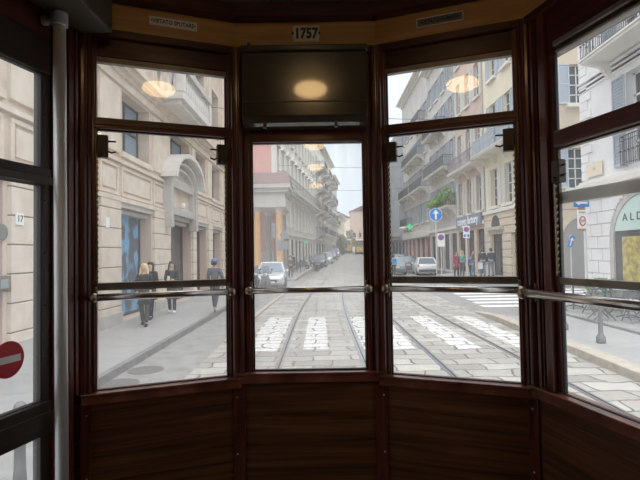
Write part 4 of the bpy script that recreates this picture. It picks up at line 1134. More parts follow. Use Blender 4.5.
# ================================================================== STREET THINGS
# ---- people: one skinned body each, clothes and hair as children
def skin_mesh(vs, es, rs, sub=1, root=0):
    me = bpy.data.meshes.new('tmp'); me.from_pydata(vs, es, [])
    o = bpy.data.objects.new('tmp', me); COL.objects.link(o)
    m = o.modifiers.new('skin', 'SKIN'); m.use_smooth_shade = True
    sv = o.data.skin_vertices[0].data
    for i, r in enumerate(rs):
        sv[i].radius = (r, r) if not isinstance(r, tuple) else r
        sv[i].use_root = (i == root)
    if sub:
        q = o.modifiers.new('sub', 'SUBSURF'); q.levels = sub; q.render_levels = sub
    dg = bpy.context.evaluated_depsgraph_get()
    out = bpy.data.meshes.new_from_object(o.evaluated_get(dg))
    mb = MB(); mb.add([tuple(v.co) for v in out.vertices], [tuple(f.vertices) for f in out.polygons])
    bpy.data.objects.remove(o); bpy.data.meshes.remove(me); bpy.data.meshes.remove(out)
    return mb
def person(loc, face, h, label, top, legs, hair, shoe, coat=None, stride=0.0, armL=(0, 0, 0), armR=(0, 0, 0), hat=None, longhair=False, group=None, slim=1.0, lift=0.0):
    """faces -Y in its own space before 'face' (degrees) turns it; arm* bends (forward, out, elbow forward)"""
    k = h / 1.75
    V, E, R = [], [], []
    def av(p, r, par=None):
        V.append((p[0] * k, p[1] * k, p[2] * k)); R.append(r * k if not isinstance(r, tuple) else tuple(x * k for x in r))
        if par is not None: E.append((par, len(V) - 1))
        return len(V) - 1
    s = slim
    pel = av((0, 0, 0.97), (0.145 * s, 0.105))
    wst = av((0, 0, 1.12), (0.125 * s, 0.095), pel)
    chs = av((0, -0.005, 1.30), (0.155 * s, 0.11), wst)
    shl = av((0, 0.01, 1.43), (0.10, 0.085), chs)
    nck = av((0, 0.0, 1.50), 0.05, shl)
    hd0 = av((0, -0.015, 1.58), 0.072, nck)
    hd1 = av((0, -0.012, 1.655), 0.088, hd0)
    hd2 = av((0, -0.004, 1.72), 0.06, hd1)
    nose = av((0, -0.108, 1.622), 0.012, hd1)
    for sx in (-1, 1): av((sx * 0.088, 0.005, 1.63), 0.016, hd1)
    arms, legsx = [], []
    for sx, (fwd, out, el) in ((-1, armL), (1, armR)):
        a0 = av((sx * 0.175 * s, 0.01, 1.415), 0.062, shl)
        a1 = (sx * (0.215 * s + out), -fwd, 1.14 + abs(fwd) * 0.25)
        i1 = av(a1, 0.045, a0)
        a2 = (a1[0] - sx * el * 0.35, a1[1] - el * 0.9 - 0.03, a1[2] - 0.25 + el * 0.95)
        i2 = av(a2, 0.032, i1)
        d = Vector(a2) - Vector(a1); d.normalize()
        pm = Vector(a2) + d * 0.07
        i3 = av(tuple(pm), (0.036, 0.022), i2)
        side = Vector((0, 1, 0)).cross(d); side = side.normalized() if side.length > 0.1 else Vector((1, 0, 0))
        for q, ln in enumerate((0.065, 0.078, 0.072, 0.055)):
            b0 = pm + side * (q - 1.5) * 0.019 + d * 0.03
            j0 = av(tuple(b0), 0.0095, i3)
            av(tuple(b0 + d * ln + Vector((0, -0.012, 0))), 0.008, j0)
        t0 = av(tuple(Vector(a2) + d * 0.03 + Vector((0, -0.032, 0))), 0.011, i2)
        av(tuple(Vector(a2) + d * 0.075 + Vector((0, -0.055, 0))), 0.009, t0)
        arms.append(((sx * 0.175 * s, 0.01, 1.415), a1, a2))
    for sx in (-1, 1):
        fr = -sx * stride
        lf = lift if fr > 0 else 0.0
        h0 = av((sx * 0.09, 0.0, 0.90), 0.085 * s, pel)
        kn = (sx * 0.095, fr * 0.45 - 0.03, 0.50 + abs(stride) * 0.02)
        an = (sx * 0.09, fr + 0.02, 0.09 + lf)
        i1 = av(kn, 0.058, h0); i2 = av(an, 0.038, i1)
        av((sx * 0.10, an[1] - 0.13, 0.035 + lf * 0.25), 0.032, i2)
        legsx.append(((sx * 0.09, 0, 0.90), kn, an, lf))
    P_ = empty('person', (0, 0, 0), label, 'person', group)
    obj('body', skin_mesh(V, E, R, 1), 'skin', P_, smooth=True)
    sc3 = lambda p: tuple(c * k for c in p)
    for sx in (-1, 1):
        obj('eye', MB().ball(sc3((sx * 0.032, -0.092, 1.65)), 0.010 * k, 6), 'black', P_)
    obj('mouth', MB().box(-0.022 * k, 0.022 * k, -0.088 * k, -0.078 * k, 1.578 * k, 1.586 * k), 'redshop', P_)
    # trousers
    tv, te, tr = [sc3((0, 0, 0.98))], [], [0.125 * k * s]
    for (a, kn, an, lf) in legsx:
        n0 = len(tv); tv += [sc3(a), sc3(kn), sc3((an[0], an[1], an[2] + 0.0))]; tr += [0.098 * k * s, 0.074 * k, 0.062 * k]
        te += [(0, n0), (n0, n0 + 1), (n0 + 1, n0 + 2)]
    obj('trousers', skin_mesh(tv, te, tr, 1), legs, P_, smooth=True)
    # jacket or coat with sleeves
    cv = [sc3((0, 0, 0.98)), sc3((0, 0, 1.14)), sc3((0, -0.004, 1.31)), sc3((0, 0.01, 1.43)), sc3((0, 0.005, 1.475))]
    cr_ = [(0.160 * k * s, 0.125 * k), (0.145 * k * s, 0.118 * k), (0.172 * k * s, 0.13 * k), (0.12 * k, 0.10 * k), 0.066 * k]
    ce = [(0, 1), (1, 2), (2, 3), (3, 4)]
    for a0, a1, a2 in arms:
        n0 = len(cv); cv += [sc3(a0), sc3(a1), sc3(a2)]; cr_ += [0.08 * k, 0.062 * k, 0.048 * k]; ce += [(3, n0), (n0, n0 + 1), (n0 + 1, n0 + 2)]
    jm = skin_mesh(cv, ce, cr_, 1)
    if coat:
        rings = []
        for zz, rx, ry in ((1.10, 0.15, 0.125), (0.97, 0.175, 0.145), (0.75, 0.19, 0.165), (coat, 0.215, 0.20)):
            rings.append([sc3((rx * s * math.cos(2 * math.pi * q / 16), ry * math.sin(2 * math.pi * q / 16) * (1 + abs(stride) * 0.8), zz)) for q in range(16)])
        jm.loft(rings)
    obj('coat' if coat else 'jacket', jm, top, P_, smooth=True)
    # hair, hat, shoes
    if hair:
        hm_ = MB(); rings = []
        for zz, r, y in ((1.775, 0.03, 0.0), (1.755, 0.075, 0.005), (1.70, 0.104, 0.012), (1.64, 0.106, 0.035), (1.57, 0.085, 0.05)):
            rings.append([sc3((r * math.cos(2 * math.pi * q / 14), y + r * math.sin(2 * math.pi * q / 14) * (1.0 if zz > 1.68 else 0.72), zz)) for q in range(14)])
        hm_.loft(rings)
        if longhair:
            for sx in (-1, 1):
                hm_.tube([sc3((sx * 0.07, 0.0, 1.70)), sc3((sx * 0.098, -0.015, 1.60)), sc3((sx * 0.105, -0.03, 1.47)), sc3((sx * 0.10, -0.075, 1.36))], [0.025 * k, 0.03 * k, 0.03 * k, 0.012 * k], 8)
            hm_.tube([sc3((0, 0.06, 1.66)), sc3((0, 0.085, 1.50)), sc3((0, 0.10, 1.38))], [0.06 * k, 0.065 * k, 0.03 * k], 8)
        obj('hair', hm_, hair, P_, smooth=True)
    if hat:
        c = MB().lathe([(0.107 * k, 1.67 * k), (0.112 * k, 1.70 * k), (0.098 * k, 1.76 * k), (0.05 * k, 1.79 * k), (0.003, 1.795 * k)], (0, 0, 0), 14)
        c.loft([[sc3((0.08 * math.cos(a), -0.07 - 0.11 * math.sin(a), zz)) for a in (0, 0.6, 1.2, 1.9, 2.5, math.pi)] for zz in (1.675, 1.69)])
        obj('cap', c, hat, P_, smooth=True)
    for (a, kn, an, lf) in legsx:
        sm_ = MB().ball((0, 0, 0), 1.0, 10, (0.048 * k, 0.135 * k, 0.05 * k))
        t_ = 0.6 if lf else 0.0
        sm_.v = [(x + an[0] * k, (y * math.cos(t_) + z * math.sin(t_)) + (an[1] - 0.045) * k, (-y * -math.sin(t_) + z * math.cos(t_)) + (0.05 + lf * 0.8) * k) for x, y, z in sm_.v]
        obj('shoe', sm_, shoe, P_, smooth=True)
    P_.location = loc; P_.rotation_euler = (0, 0, math.radians(face)); ORG[P_.name] = Vector(loc)
    return P_
ZP = 0.122
person((-4.70, 12.55, ZP), 8, 1.63, 'blonde woman in a long dark coat walking towards the tram', 'black', 'charcoal', 'hair_bl', 'black', 0.62, 0.20, (0.02, 0.02, 0.05), (-0.02, 0.03, 0.1), longhair=True, slim=0.9, group='pedestrians on the left pavement')
person((-5.0, 13.85, ZP), -12, 1.66, 'dark-haired woman in a black coat just behind the blonde woman', 'black', 'black', 'hair_d', 'black', 0.60, 0.17, (0.03, 0.03, 0.02), (0.0, 0.03, 0.16), longhair=True, slim=0.9, group='pedestrians on the left pavement')
person((-4.80, 15.2, ZP), 6, 1.66, 'woman in long black coat and white shoes looking at her phone', 'black', 'black', 'hair_d', 'shoe_w', 0.50, 0.10, (0.05, 0.0, 0.26), (0.05, 0.0, 0.26), longhair=True, slim=0.92, group='pedestrians on the left pavement')
person((-3.42, 15.2, ZP), 168, 1.70, 'man in a blue cap and grey jacket walking away along the kerb', 'greycloth', 'charcoal', 'hair_d', 'shoe_t', None, 0.22, (0.04, 0.05, 0.05), (0.03, 0.04, 0.08), hat='capblue', lift=0.10, group='pedestrians on the left pavement')
ph_ = tag(obj('phone', MB().box(-4.84, -4.76, 14.86, 14.872, 1.19, 1.33), 'white', bevel=0.004), 'white phone held by the woman in the long black coat', 'phone')
G2 = 'pedestrians on the far right pavement'
for x, y, f, hh, lab, tp, lg, hr, ct, lh in (
    (8.95, 31.0, 20, 1.66, 'woman in a wine red coat in the group by the old houses', 'wine', 'black', 'hair_d', 0.55, True),
    (9.42, 31.3, -15, 1.68, 'person in a teal jacket beside the wine red coat', 'teal', 'greycloth', 'hair_bl', None, True),
    (9.85, 30.4, 60, 1.74, 'person in a grey jacket standing behind the no-parking post', 'greycloth', 'denim', 'hair_d', None, False),
    (10.1, 31.6, -40, 1.35, 'child in a bright blue jacket on the far right pavement', 'bluecloth', 'navy', 'hair_d', None, False),
    (10.55, 30.6, 175, 1.80, 'man in a black jacket with a white bag, back turned', 'black', 'denim', 'hair_d', None, False),
    (11.02, 30.4, 190, 1.82, 'man in a navy jacket and jeans beside the dark shop door', 'navy', 'denim', 'hair_d', None, False)):
    person((x, y, 0.33), f, hh, lab, tp, lg, hr, 'black', ct, 0.08, group=G2, longhair=lh)
bg = tag(obj('shopping_bag', MB().prism([(10.16, 0.82), (10.46, 0.82), (10.44, 1.22), (10.18, 1.22)], lambda p, q, t: (p, t, q), 30.30, 30.42), 'bagwhite'), 'white shopping bag hanging beside the man in the black jacket', 'bag')
obj('handle', MB().tube([(10.24, 30.36, 1.2), (10.28, 30.36, 1.33), (10.34, 30.36, 1.33), (10.38, 30.36, 1.2)], 0.012, 5), 'bagwhite', bg)
person((6.0, 38.6, 0.0), 170, 1.76, 'person in a sky blue top standing in the road by the cars', 'skycloth', 'charcoal', 'hair_d', 'black', None, 0.1)
person((7.3, 50.5, 0.2), 10, 1.78, 'dark figure behind the parked dark cars', 'charcoal', 'charcoal', 'hair_d', 'black', None, 0.08, group='figures behind the cars')
person((8.1, 56.5, 0.4), -20, 1.74, 'figure in grey behind the parked cars', 'greycloth', 'charcoal', 'hair_d', 'black', None, 0.08, group='figures behind the cars')
person((-2.35, 37.0, 0.13), 15, 1.72, 'grey-clothed pedestrian at the kerb before the portico', 'greycloth', 'charcoal', 'hair_d', 'black', None, 0.15, group='pedestrians by the portico')
person((-2.7, 46.2, 0.26), -10, 1.74, 'dark pedestrian among the bicycles along the palace front', 'charcoal', 'charcoal', 'hair_d', 'black', 0.6, 0.15, group='pedestrians by the portico')

# ---- cars (built facing -Y, origin on the ground)
def car(label, paint, loc, rz, group=None, taxi=False, hatch=True):
    c = empty('car', (0, 0, 0), label, 'car', group)
    def ring(y, w, zl, zb, zt): return [(-w * 0.9, y, zl), (-w, y, zl + 0.12), (-w, y, zb), (-w * 0.93, y, zt), (w * 0.93, y, zt), (w, y, zb), (w, y, zl + 0.12), (w * 0.9, y, zl)]
    body = MB().loft([ring(-2.05, 0.66, 0.32, 0.50, 0.58), ring(-1.95, 0.80, 0.22, 0.58, 0.72), ring(-1.2, 0.87, 0.2, 0.72, 0.88), ring(-0.75, 0.88, 0.2, 0.78, 0.96), ring(0.6, 0.88, 0.2, 0.80, 0.97), ring(1.5, 0.87, 0.2, 0.82, 0.98), ring(1.92, 0.82, 0.25, 0.75, 0.95), ring(2.02, 0.72, 0.34, 0.6, 0.78)])
    obj('body', body, paint, c, smooth=True, bevel=0.03)
    def cr2(y, w, z): return [(-w, y, z), (w, y, z)]
    base = [(-0.78, -0.95, 0.93), (0.78, -0.95, 0.93), (0.80, 1.75, 0.95), (-0.80, 1.75, 0.95)]
    topr = [(-0.58, -0.20, 1.46), (0.58, -0.20, 1.46), (0.60, 1.25, 1.47), (-0.60, 1.25, 1.47)]
    obj('cabin', MB().loft([base, topr]), 'carglass', c, bevel=0.04)
    obj('roof', MB().loft([[(x * 1.04, y + (0.03 if y > 0 else -0.03), 1.44) for x, y, z in topr], [(x * 0.92, y * 0.95, 1.52) for x, y, z in topr]]), paint, c, bevel=0.03)
    pl = MB()
    for sx in (-1, 1):
        pl.tube([(sx * 0.785, -0.97, 0.92), (sx * 0.59, -0.22, 1.46)], 0.04, 6); pl.tube([(sx * 0.80, 1.76, 0.94), (sx * 0.61, 1.27, 1.46)], 0.06, 6); pl.tube([(sx * 0.80, 0.35, 0.94), (sx * 0.60, 0.4, 1.46)], 0.04, 6)
    obj('window_pillar', pl, paint, c)
    for sx in (-1, 1):
        for y in (-1.3, 1.3):
            w = obj('wheel', MB().lathe([(0.12, -0.1), (0.28, -0.1), (0.31, -0.06), (0.31, 0.06), (0.28, 0.1), (0.12, 0.1)], (sx * 0.80, y, 0.31), 18, 'x'), 'tyre', c, smooth=True)
            obj('hub', MB().lathe([(0.19, -0.105), (0.19, 0.105)], (sx * 0.80, y, 0.31), 12, 'x'), 'steel', w)
        obj('headlight', MB().ball((sx * 0.62, -1.93, 0.64), 0.12, 8, (1.2, 0.6, 0.7)), 'white', c, smooth=True)
        obj('tail_light', MB().ball((sx * 0.74, 1.92, 0.80), 0.13, 8, (0.7, 0.5, 1.1)), 'taillight', c, smooth=True)
        obj('wing_mirror', MB().ball((sx * 0.95, -0.62, 1.0), 0.09, 8, (1.0, 0.6, 0.8)), paint, c, smooth=True)
    obj('grille', MB().box(-0.4, 0.4, -2.07, -1.97, 0.38, 0.52), 'tyre', c)
    obj('bumper', MB().box(-0.75, 0.75, 1.9, 2.07, 0.3, 0.52), 'cardark', c, bevel=0.03)
    obj('number_plate', MB().box(-0.26, 0.26, 2.02, 2.08, 0.62, 0.74), 'white', c); obj('number_plate', MB().box(-0.26, 0.26, -2.10, -2.05, 0.34, 0.44), 'white', c)
    if taxi: obj('roof_sign', MB().box(-0.25, 0.25, 0.2, 0.4, 1.52, 1.66), 'carwhite', c, bevel=0.02)
    c.location = loc; c.rotation_euler = (0, 0, rz); ORG[c.name] = Vector(loc)
    return c
RC = math.radians
c0 = car('silver car facing the tram, parked left of the kerb by the portico', 'carsilver', (-2.98, 28.8, 0), RC(3))
car('white car seen from behind, parked on the right before the old houses', 'carwhite', (9.15, 41.5, 0.0), RC(176))
cd1 = car('dark car parked behind the white car on the right', 'cardark', (8.5, 47.0, 0.1), RC(176), 'dark cars parked on the right')
dup(cd1, (8.7, 52.4, 0.3), RC(176), 'dark car half hidden behind the first dark car on the right')
car('grey car in the road left of the white car, half behind the window post', 'cargrey', (6.75, 42.5, 0.03), RC(174))
cf1 = car('dark car parked at the far left kerb before the balconied houses', 'cardark', (-0.1, 56, 0.41), RC(-5), 'cars parked along the far left kerb')
cf2 = car('silver car parked behind the dark one at the far left kerb', 'carsilver', (0.85, 64, 0.65), RC(-5), 'cars parked along the far left kerb')
dup(cf1, (1.75, 73, 0.95), RC(-5), 'small distant dark car at the far left kerb, third in the row')
dup(cf2, (2.6, 84, 1.31), RC(-5), 'tiny distant silver car at the far left kerb, before the street trees')

# ---- scooter and bicycles
def torus(c, R_, r, n=20, m_=6):
    rings = []
    for i in range(n + 1):
        a = 2 * math.pi * i / n
        rings.append([(c[0] + r * math.sin(2 * math.pi * j / m_), c[1] + (R_ + r * math.cos(2 * math.pi * j / m_)) * math.cos(a), c[2] + (R_ + r * math.cos(2 * math.pi * j / m_)) * math.sin(a)) for j in range(m_)])
    return MB().loft(rings, cap=False)
def scooter(label, loc, rz, group):
    s = empty('motor_scooter', (0, 0, 0), label, 'scooter', group)
    for y in (-0.62, 0.62):
        w = obj('wheel', torus((0, y, 0.25), 0.19, 0.06), 'tyre', s, smooth=True)
        obj('hub', MB().lathe([(0.13, -0.04), (0.13, 0.04)], (0, y, 0.25), 12, 'x'), 'steel', w)
    obj('body', MB().loft([[(-0.1, -0.05, 0.28), (0.1, -0.05, 0.28), (0.1, -0.05, 0.36), (-0.1, -0.05, 0.36)], [(-0.17, 0.25, 0.3), (0.17, 0.25, 0.3), (0.15, 0.25, 0.72), (-0.15, 0.25, 0.72)], [(-0.16, 0.75, 0.45), (0.16, 0.75, 0.45), (0.13, 0.75, 0.74), (-0.13, 0.75, 0.74)], [(-0.07, 0.95, 0.6), (0.07, 0.95, 0.6), (0.06, 0.95, 0.72), (-0.06, 0.95, 0.72)]]), 'cardark', s, smooth=True, bevel=0.03)
    obj('leg_shield', MB().loft([[(-0.22, -0.42, 0.3), (0.22, -0.42, 0.3), (0.22, -0.36, 0.3), (-0.22, -0.36, 0.3)], [(-0.24, -0.5, 0.6), (0.24, -0.5, 0.6), (0.24, -0.42, 0.6), (-0.24, -0.42, 0.6)], [(-0.13, -0.42, 0.95), (0.13, -0.42, 0.95), (0.13, -0.34, 0.95), (-0.13, -0.34, 0.95)]]), 'cardark', s, bevel=0.02)
    obj('seat', MB().box(-0.14, 0.14, 0.1, 0.8, 0.74, 0.84), 'tyre', s, bevel=0.04)
    obj('handlebar', MB().tube([(-0.34, -0.28, 1.02), (-0.15, -0.36, 1.0), (0.15, -0.36, 1.0), (0.34, -0.28, 1.02)], 0.022, 8).tube([(0, -0.36, 1.0), (0, -0.62, 0.25)], 0.03, 8), 'tyre', s, smooth=True)
    obj('headlight', MB().ball((0, -0.46, 0.93), 0.085, 10), 'white', s, smooth=True)
    for sx in (-1, 1): obj('mirror', MB().ball((sx * 0.33, -0.34, 1.2), 0.06, 8, (1, 0.4, 0.7)).tube([(sx * 0.26, -0.32, 1.02), (sx * 0.33, -0.34, 1.2)], 0.01, 5), 'tyre', s)
    obj('windscreen', MB().loft([[(-0.2, -0.45, 0.98), (0.2, -0.45, 0.98), (0.2, -0.44, 0.98), (-0.2, -0.44, 0.98)], [(-0.16, -0.36, 1.38), (0.16, -0.36, 1.38), (0.16, -0.35, 1.38), (-0.16, -0.35, 1.38)]]), 'carglass', s)
    s.location = loc; s.rotation_euler = (0, 0, rz); ORG[s.name] = Vector(loc)
    return s
sc1 = scooter('dark motor scooter parked in front of the silver car', (-2.88, 24.4, 0), RC(12), 'scooters and bicycles along the left kerb')
dup(sc1, (-3.6, 25.2, 0), RC(20), 'dark motor scooter left of the one before the silver car')
def bicycle(label, loc, rz, group):
    b = empty('bicycle', (0, 0, 0), label, 'bicycle', group)
    for y in (-0.52, 0.52):
        w = obj('wheel', torus((0, y, 0.34), 0.32, 0.018, 24, 5), 'tyre', b)
        sp = MB()
        for q in range(6):
            a = math.pi * q / 6
            sp.tube([(0, y - 0.31 * math.cos(a), 0.34 - 0.31 * math.sin(a)), (0, y + 0.31 * math.cos(a), 0.34 + 0.31 * math.sin(a))], 0.004, 4)
        obj('spoke', sp, 'steel', w)
    f = MB()
    for p, q in (((0, 0.52, 0.34), (0, 0.05, 0.30)), ((0, 0.05, 0.30), (0, 0.18, 0.82)), ((0, 0.52, 0.34), (0, 0.15, 0.70)), ((0, 0.05, 0.30), (0, -0.36, 0.72)), ((0, 0.16, 0.74), (0, -0.37, 0.80)), ((0, -0.52, 0.34), (0, -0.36, 0.86))): f.tube([p, q], 0.017, 6)
    obj('frame', f, 'cargrey', b)
    obj('handlebar', MB().tube([(-0.28, -0.22, 0.98), (-0.2, -0.36, 1.0), (0.2, -0.36, 1.0), (0.28, -0.22, 0.98)], 0.014, 6).tube([(0, -0.36, 0.85), (0, -0.36, 1.0)], 0.014, 6), 'steel', b)
    obj('saddle', MB().ball((0, 0.20, 0.88), 0.1, 8, (0.7, 1.3, 0.35)), 'tyre', b)
    b.location = loc; b.rotation_euler = (0, 0, rz); ORG[b.name] = Vector(loc)
    return b
bk = bicycle('bicycle leaning by the kerb, nearest of the row before the palace', (-2.25, 43.2, 0.19), RC(35), 'scooters and bicycles along the left kerb')
dup(bk, (-2.1, 45.2, 0.24), RC(50), 'second bicycle in the row before the palace')
dup(bk, (-1.85, 47.2, 0.28), RC(40), 'third bicycle in the row before the palace')
dup(sc1, (-1.9, 49.8, 0.34), RC(60), 'dark scooter parked on the pavement behind the bicycles')
dup(sc1, (-1.5, 53.0, 0.43), RC(70), 'distant dark scooter on the pavement, farthest of the row')

# ---- far trams
def tram(label, loc, rz, group):
    t = empty('tram', (0, 0, 0), label, 'tram', group)
    def sec(y, w, z0, z1): return [(-w, y, z0), (w, y, z0), (w, y, z1), (-w, y, z1)]
    obj('lower_body', MB().loft([sec(-0.2, 0.8, 0.45, 1.55), sec(0.6, 1.1, 0.4, 1.55), sec(13, 1.12, 0.4, 1.55), sec(13.8, 0.8, 0.45, 1.55)]), 'tramyel', t, bevel=0.05)
    obj('upper_body', MB().loft([sec(-0.2, 0.8, 1.55, 2.75), sec(0.6, 1.1, 1.55, 2.75), sec(13, 1.12, 1.55, 2.75), sec(13.8, 0.8, 1.55, 2.75)]), 'tramyel', t, bevel=0.03)
    obj('roof', MB().loft([sec(-0.3, 0.85, 2.75, 2.85), sec(0.8, 0.95, 2.75, 3.15), sec(12.8, 0.95, 2.75, 3.15), sec(13.9, 0.85, 2.75, 2.85)]), 'stucco_g', t, bevel=0.05)
    for x in (-0.52, 0, 0.52): obj('front_window', MB().box(x - 0.22, x + 0.22, -0.24, -0.18, 1.7, 2.55), 'carglass', t)
    for q in range(9):
        for sx in (-1, 1): obj('side_window', MB().box(sx * 1.10 - 0.03, sx * 1.10 + 0.03, 1.0 + q * 1.3, 2.1 + q * 1.3, 1.7, 2.55), 'carglass', t)
    obj('headlight', MB().lathe([(0.0, -0.34), (0.14, -0.32), (0.15, -0.2)], (0, 0, 1.1), 14, 'y'), 'white', t)
    obj('bumper', MB().box(-0.8, 0.8, -0.35, 0.2, 0.3, 0.5), 'cardark', t, bevel=0.05)
    for a in (2.0, 9.5): obj('bogie', MB().box(-0.75, 0.75, a, a + 2.2, 0.0, 0.42), 'cardark', t)
    obj('destination_sign', MB().box(-0.55, 0.55, -0.28, -0.2, 2.6, 2.85), 'black', t)
    obj('trolley_arm', MB().tube([(0, 6, 3.1), (0, 4.5, 4.6), (0, 7.5, 5.5)], 0.04, 6), 'iron', t)
    t.location = loc; t.rotation_euler = (0, 0, rz); ORG[t.name] = Vector(loc)
    return t
t1 = tram('distant yellow tram approaching on the same track', (bend(103), 103, elev(103) + 0.02), RC(-4.3), 'distant yellow trams')
dup(t1, (bend(96) + 2.83, 96, elev(96) + 0.02), RC(-4.3), 'distant yellow tram on the other track, cut by the window frame')

# ---- signs on posts
def post_thing(name, loc, h, label, r=0.03, cat='road sign', m='steel', group=None):
    p = empty(name, loc, label, cat, group)
    obj('post', MB().lathe([(r * 1.8, 0), (r * 1.8, 0.06), (r, 0.1), (r, h)], loc, 12), m, p)
    return p
def disc_mb(c, r, y0, y1, n=28): return MB().prism([(c[0] + r * math.cos(2 * math.pi * q / n), c[2] + r * math.sin(2 * math.pi * q / n)) for q in range(n)], lambda p, q, t: (p, t, q), y0, y1)
L = (6.42, 26.0, 0.0)
a_ = post_thing('arrow_sign', L, 4.3, 'round blue sign with a white upward arrow on a post')
ds = obj('sign_disc', disc_mb((6.42, 0, 4.02), 0.37, 25.93, 25.96), 'blue', a_)
obj('rim', MB().prism([(6.42 + 0.37 * math.cos(2 * math.pi * q / 28), 4.02 + 0.37 * math.sin(2 * math.pi * q / 28)) for q in range(28)] + [(6.42 + 0.345 * math.cos(2 * math.pi * q / 28), 4.02 + 0.345 * math.sin(2 * math.pi * q / 28)) for q in range(27, -1, -1)], lambda p, q, t: (p, t, q), 25.92, 25.932), 'white', ds)
obj('arrow', MB().prism([(6.42 - 0.05, 3.76), (6.42 + 0.05, 3.76), (6.42 + 0.05, 4.08), (6.42 + 0.17, 4.08), (6.42, 4.30), (6.42 - 0.17, 4.08), (6.42 - 0.05, 4.08)], lambda p, q, t: (p, t, q), 25.915, 25.929), 'white', ds)
def no_parking(loc, zc, w, h, label, k2=False):
    p = post_thing('no_parking_sign', loc, zc + h / 2, label)
    x, y, _ = loc
    b = obj('sign_board', MB().box(x - w / 2, x + w / 2, y - 0.06, y - 0.035, zc - h / 2, zc + h / 2), 'white', p, bevel=0.008)
    zc2 = zc + h / 2 - w * 0.52; r = w * 0.40
    obj('red_ring', disc_mb((x, 0, zc2), r, y - 0.068, y - 0.06), 'red', b)
    obj('blue_disc', disc_mb((x, 0, zc2), r * 0.78, y - 0.074, y - 0.066), 'blue', b)
    s = r * 0.11; q = r * 0.74 * 0.7071
    obj('red_bar', MB().prism([(x - q - s, zc2 + q - s), (x - q + s, zc2 + q + s), (x + q + s, zc2 - q + s), (x + q - s, zc2 - q - s)], lambda a, b_, t: (a, t, b_), y - 0.079, y - 0.072), 'red', b)
    if k2:
        for sx in (-0.25, 0.25): obj('symbol', MB().box(x + sx * w - 0.06, x + sx * w + 0.06, y - 0.068, y - 0.06, zc - h * 0.40, zc - h * 0.20), 'blue', b)
    return p
no_parking((6.76, 26.3, 0.0), 2.62, 0.42, 0.74, 'taller white no-parking plate beside the blue arrow sign')
no_parking((8.72, 28.0, 0.33), 3.12, 0.40, 0.72, 'white no-parking plate with two blue symbols, before the shop sign', True)
# speed-limit box with blue direction arrow at the white corner
L = (10.52, 18.6, 0.20)
z_ = post_thing('limit_sign', L, 4.25, 'white zone sign with red ring under a blue arrow board, at the white corner', 0.035)
bx = obj('sign_board', MB().box(10.17, 10.53, 18.48, 18.54, 2.78, 3.52), 'white', z_, bevel=0.01)
obj('red_ring', MB().prism([(10.35 + 0.13 * math.cos(2 * math.pi * q / 24), 3.08 + 0.2 * math.sin(2 * math.pi * q / 24)) for q in range(24)] + [(10.35 + 0.09 * math.cos(2 * math.pi * q / 24), 3.08 + 0.155 * math.sin(2 * math.pi * q / 24)) for q in range(23, -1, -1)], lambda p, q, t: (p, t, q), 18.472, 18.482), 'red', bx)
text('30', 0.17, lambda x, y, t: (10.35 + x, 18.48 - t, 3.08 + y), 'ink', bx, 'number', 0.006)
text('ZONA', 0.085, lambda x, y, t: (10.35 + x, 18.48 - t, 3.42 + y), 'ink', bx, 'lettering', 0.006)
obj('wooden_backing', MB().box(10.22, 10.48, 18.54, 18.57, 2.68, 3.8), 'frieze', z_)
bb = obj('arrow_board', MB().box(10.02, 10.62, 18.46, 18.50, 3.64, 3.96), 'blue', z_, bevel=0.01)
obj('arrow', MB().prism([(10.08, 3.80), (10.24, 3.90), (10.24, 3.84), (10.56, 3.84), (10.56, 3.76), (10.24, 3.76), (10.24, 3.70)], lambda p, q, t: (p, t, q), 18.45, 18.462), 'white', bb)
L = (12.15, 22.8, -0.012)
z2 = post_thing('direction_sign', L, 2.7, 'tilted small blue arrow sign in front of the dark arch', 0.03)
db = obj('arrow_board', MB().prism([(11.95, 2.10), (12.17, 2.10), (12.35, 2.62), (12.13, 2.62)], lambda p, q, t: (p, t, q), 22.72, 22.75), 'blue', z2)
obj('arrow', MB().prism([(12.04, 2.16), (12.11, 2.16), (12.19, 2.40), (12.26, 2.40), (12.22, 2.56), (12.08, 2.44), (12.13, 2.42)], lambda p, q, t: (p, t, q), 22.71, 22.722), 'white', db)
# backs of traffic signs by the portico
for x, y, h_, lab in ((-3.22, 33.0, 4.2, 'post with dark traffic light heads before the left columns of the portico'), (-2.55, 33.6, 3.8, 'post with a round sign back beside the right portico column')):
    p = post_thing('signal_post', (x, y, 0.0), h_, lab, 0.05, 'signal post', 'iron')
    if h_ > 4:
        obj('signal_head', MB().box(x - 0.14, x + 0.14, y - 0.2, y - 0.04, 3.1, 4.1), 'cargrey', p, bevel=0.03)
        obj('signal_head', MB().box(x + 0.22, x + 0.5, y - 0.2, y - 0.04, 2.2, 3.0), 'cargrey', p, bevel=0.03)
    else:
        obj('sign_disc', disc_mb((x, 0, 3.35), 0.3, y - 0.09, y - 0.06), 'cargrey', p)
        obj('sign_board', MB().box(x - 0.3, x + 0.3, y - 0.09, y - 0.06, 2.3, 2.9), 'cargrey', p)
def cross(name, c, s, label, arm=None):
    x, y, z = c; a = s / 6
    o = obj(name, MB().prism([(-a, -s / 2), (a, -s / 2), (a, -a), (s / 2, -a), (s / 2, a), (a, a), (a, s / 2), (-a, s / 2), (-a, a), (-s / 2, a), (-s / 2, -a), (-a, -a)], lambda p, q, t: (x + p, t, z + q), y - 0.08, y + 0.08), 'greenled', at=(x, y, z - s / 2))
    tag(o, label, 'pharmacy sign')
    obj('wall_arm', MB().tube([(x + s * 0.1 if arm > 0 else x - s * 0.1, y, z), (x + arm, y, z)], 0.04, 6), 'iron', o)
cross('pharmacy_cross', (10.9, 57, 5.1), 0.72, 'lit green pharmacy cross on the right side of the street', 0.9)
cross('pharmacy_cross', (-1.75, 55, 3.3), 0.42, 'small lit green pharmacy cross on the palace front at left', -0.9)
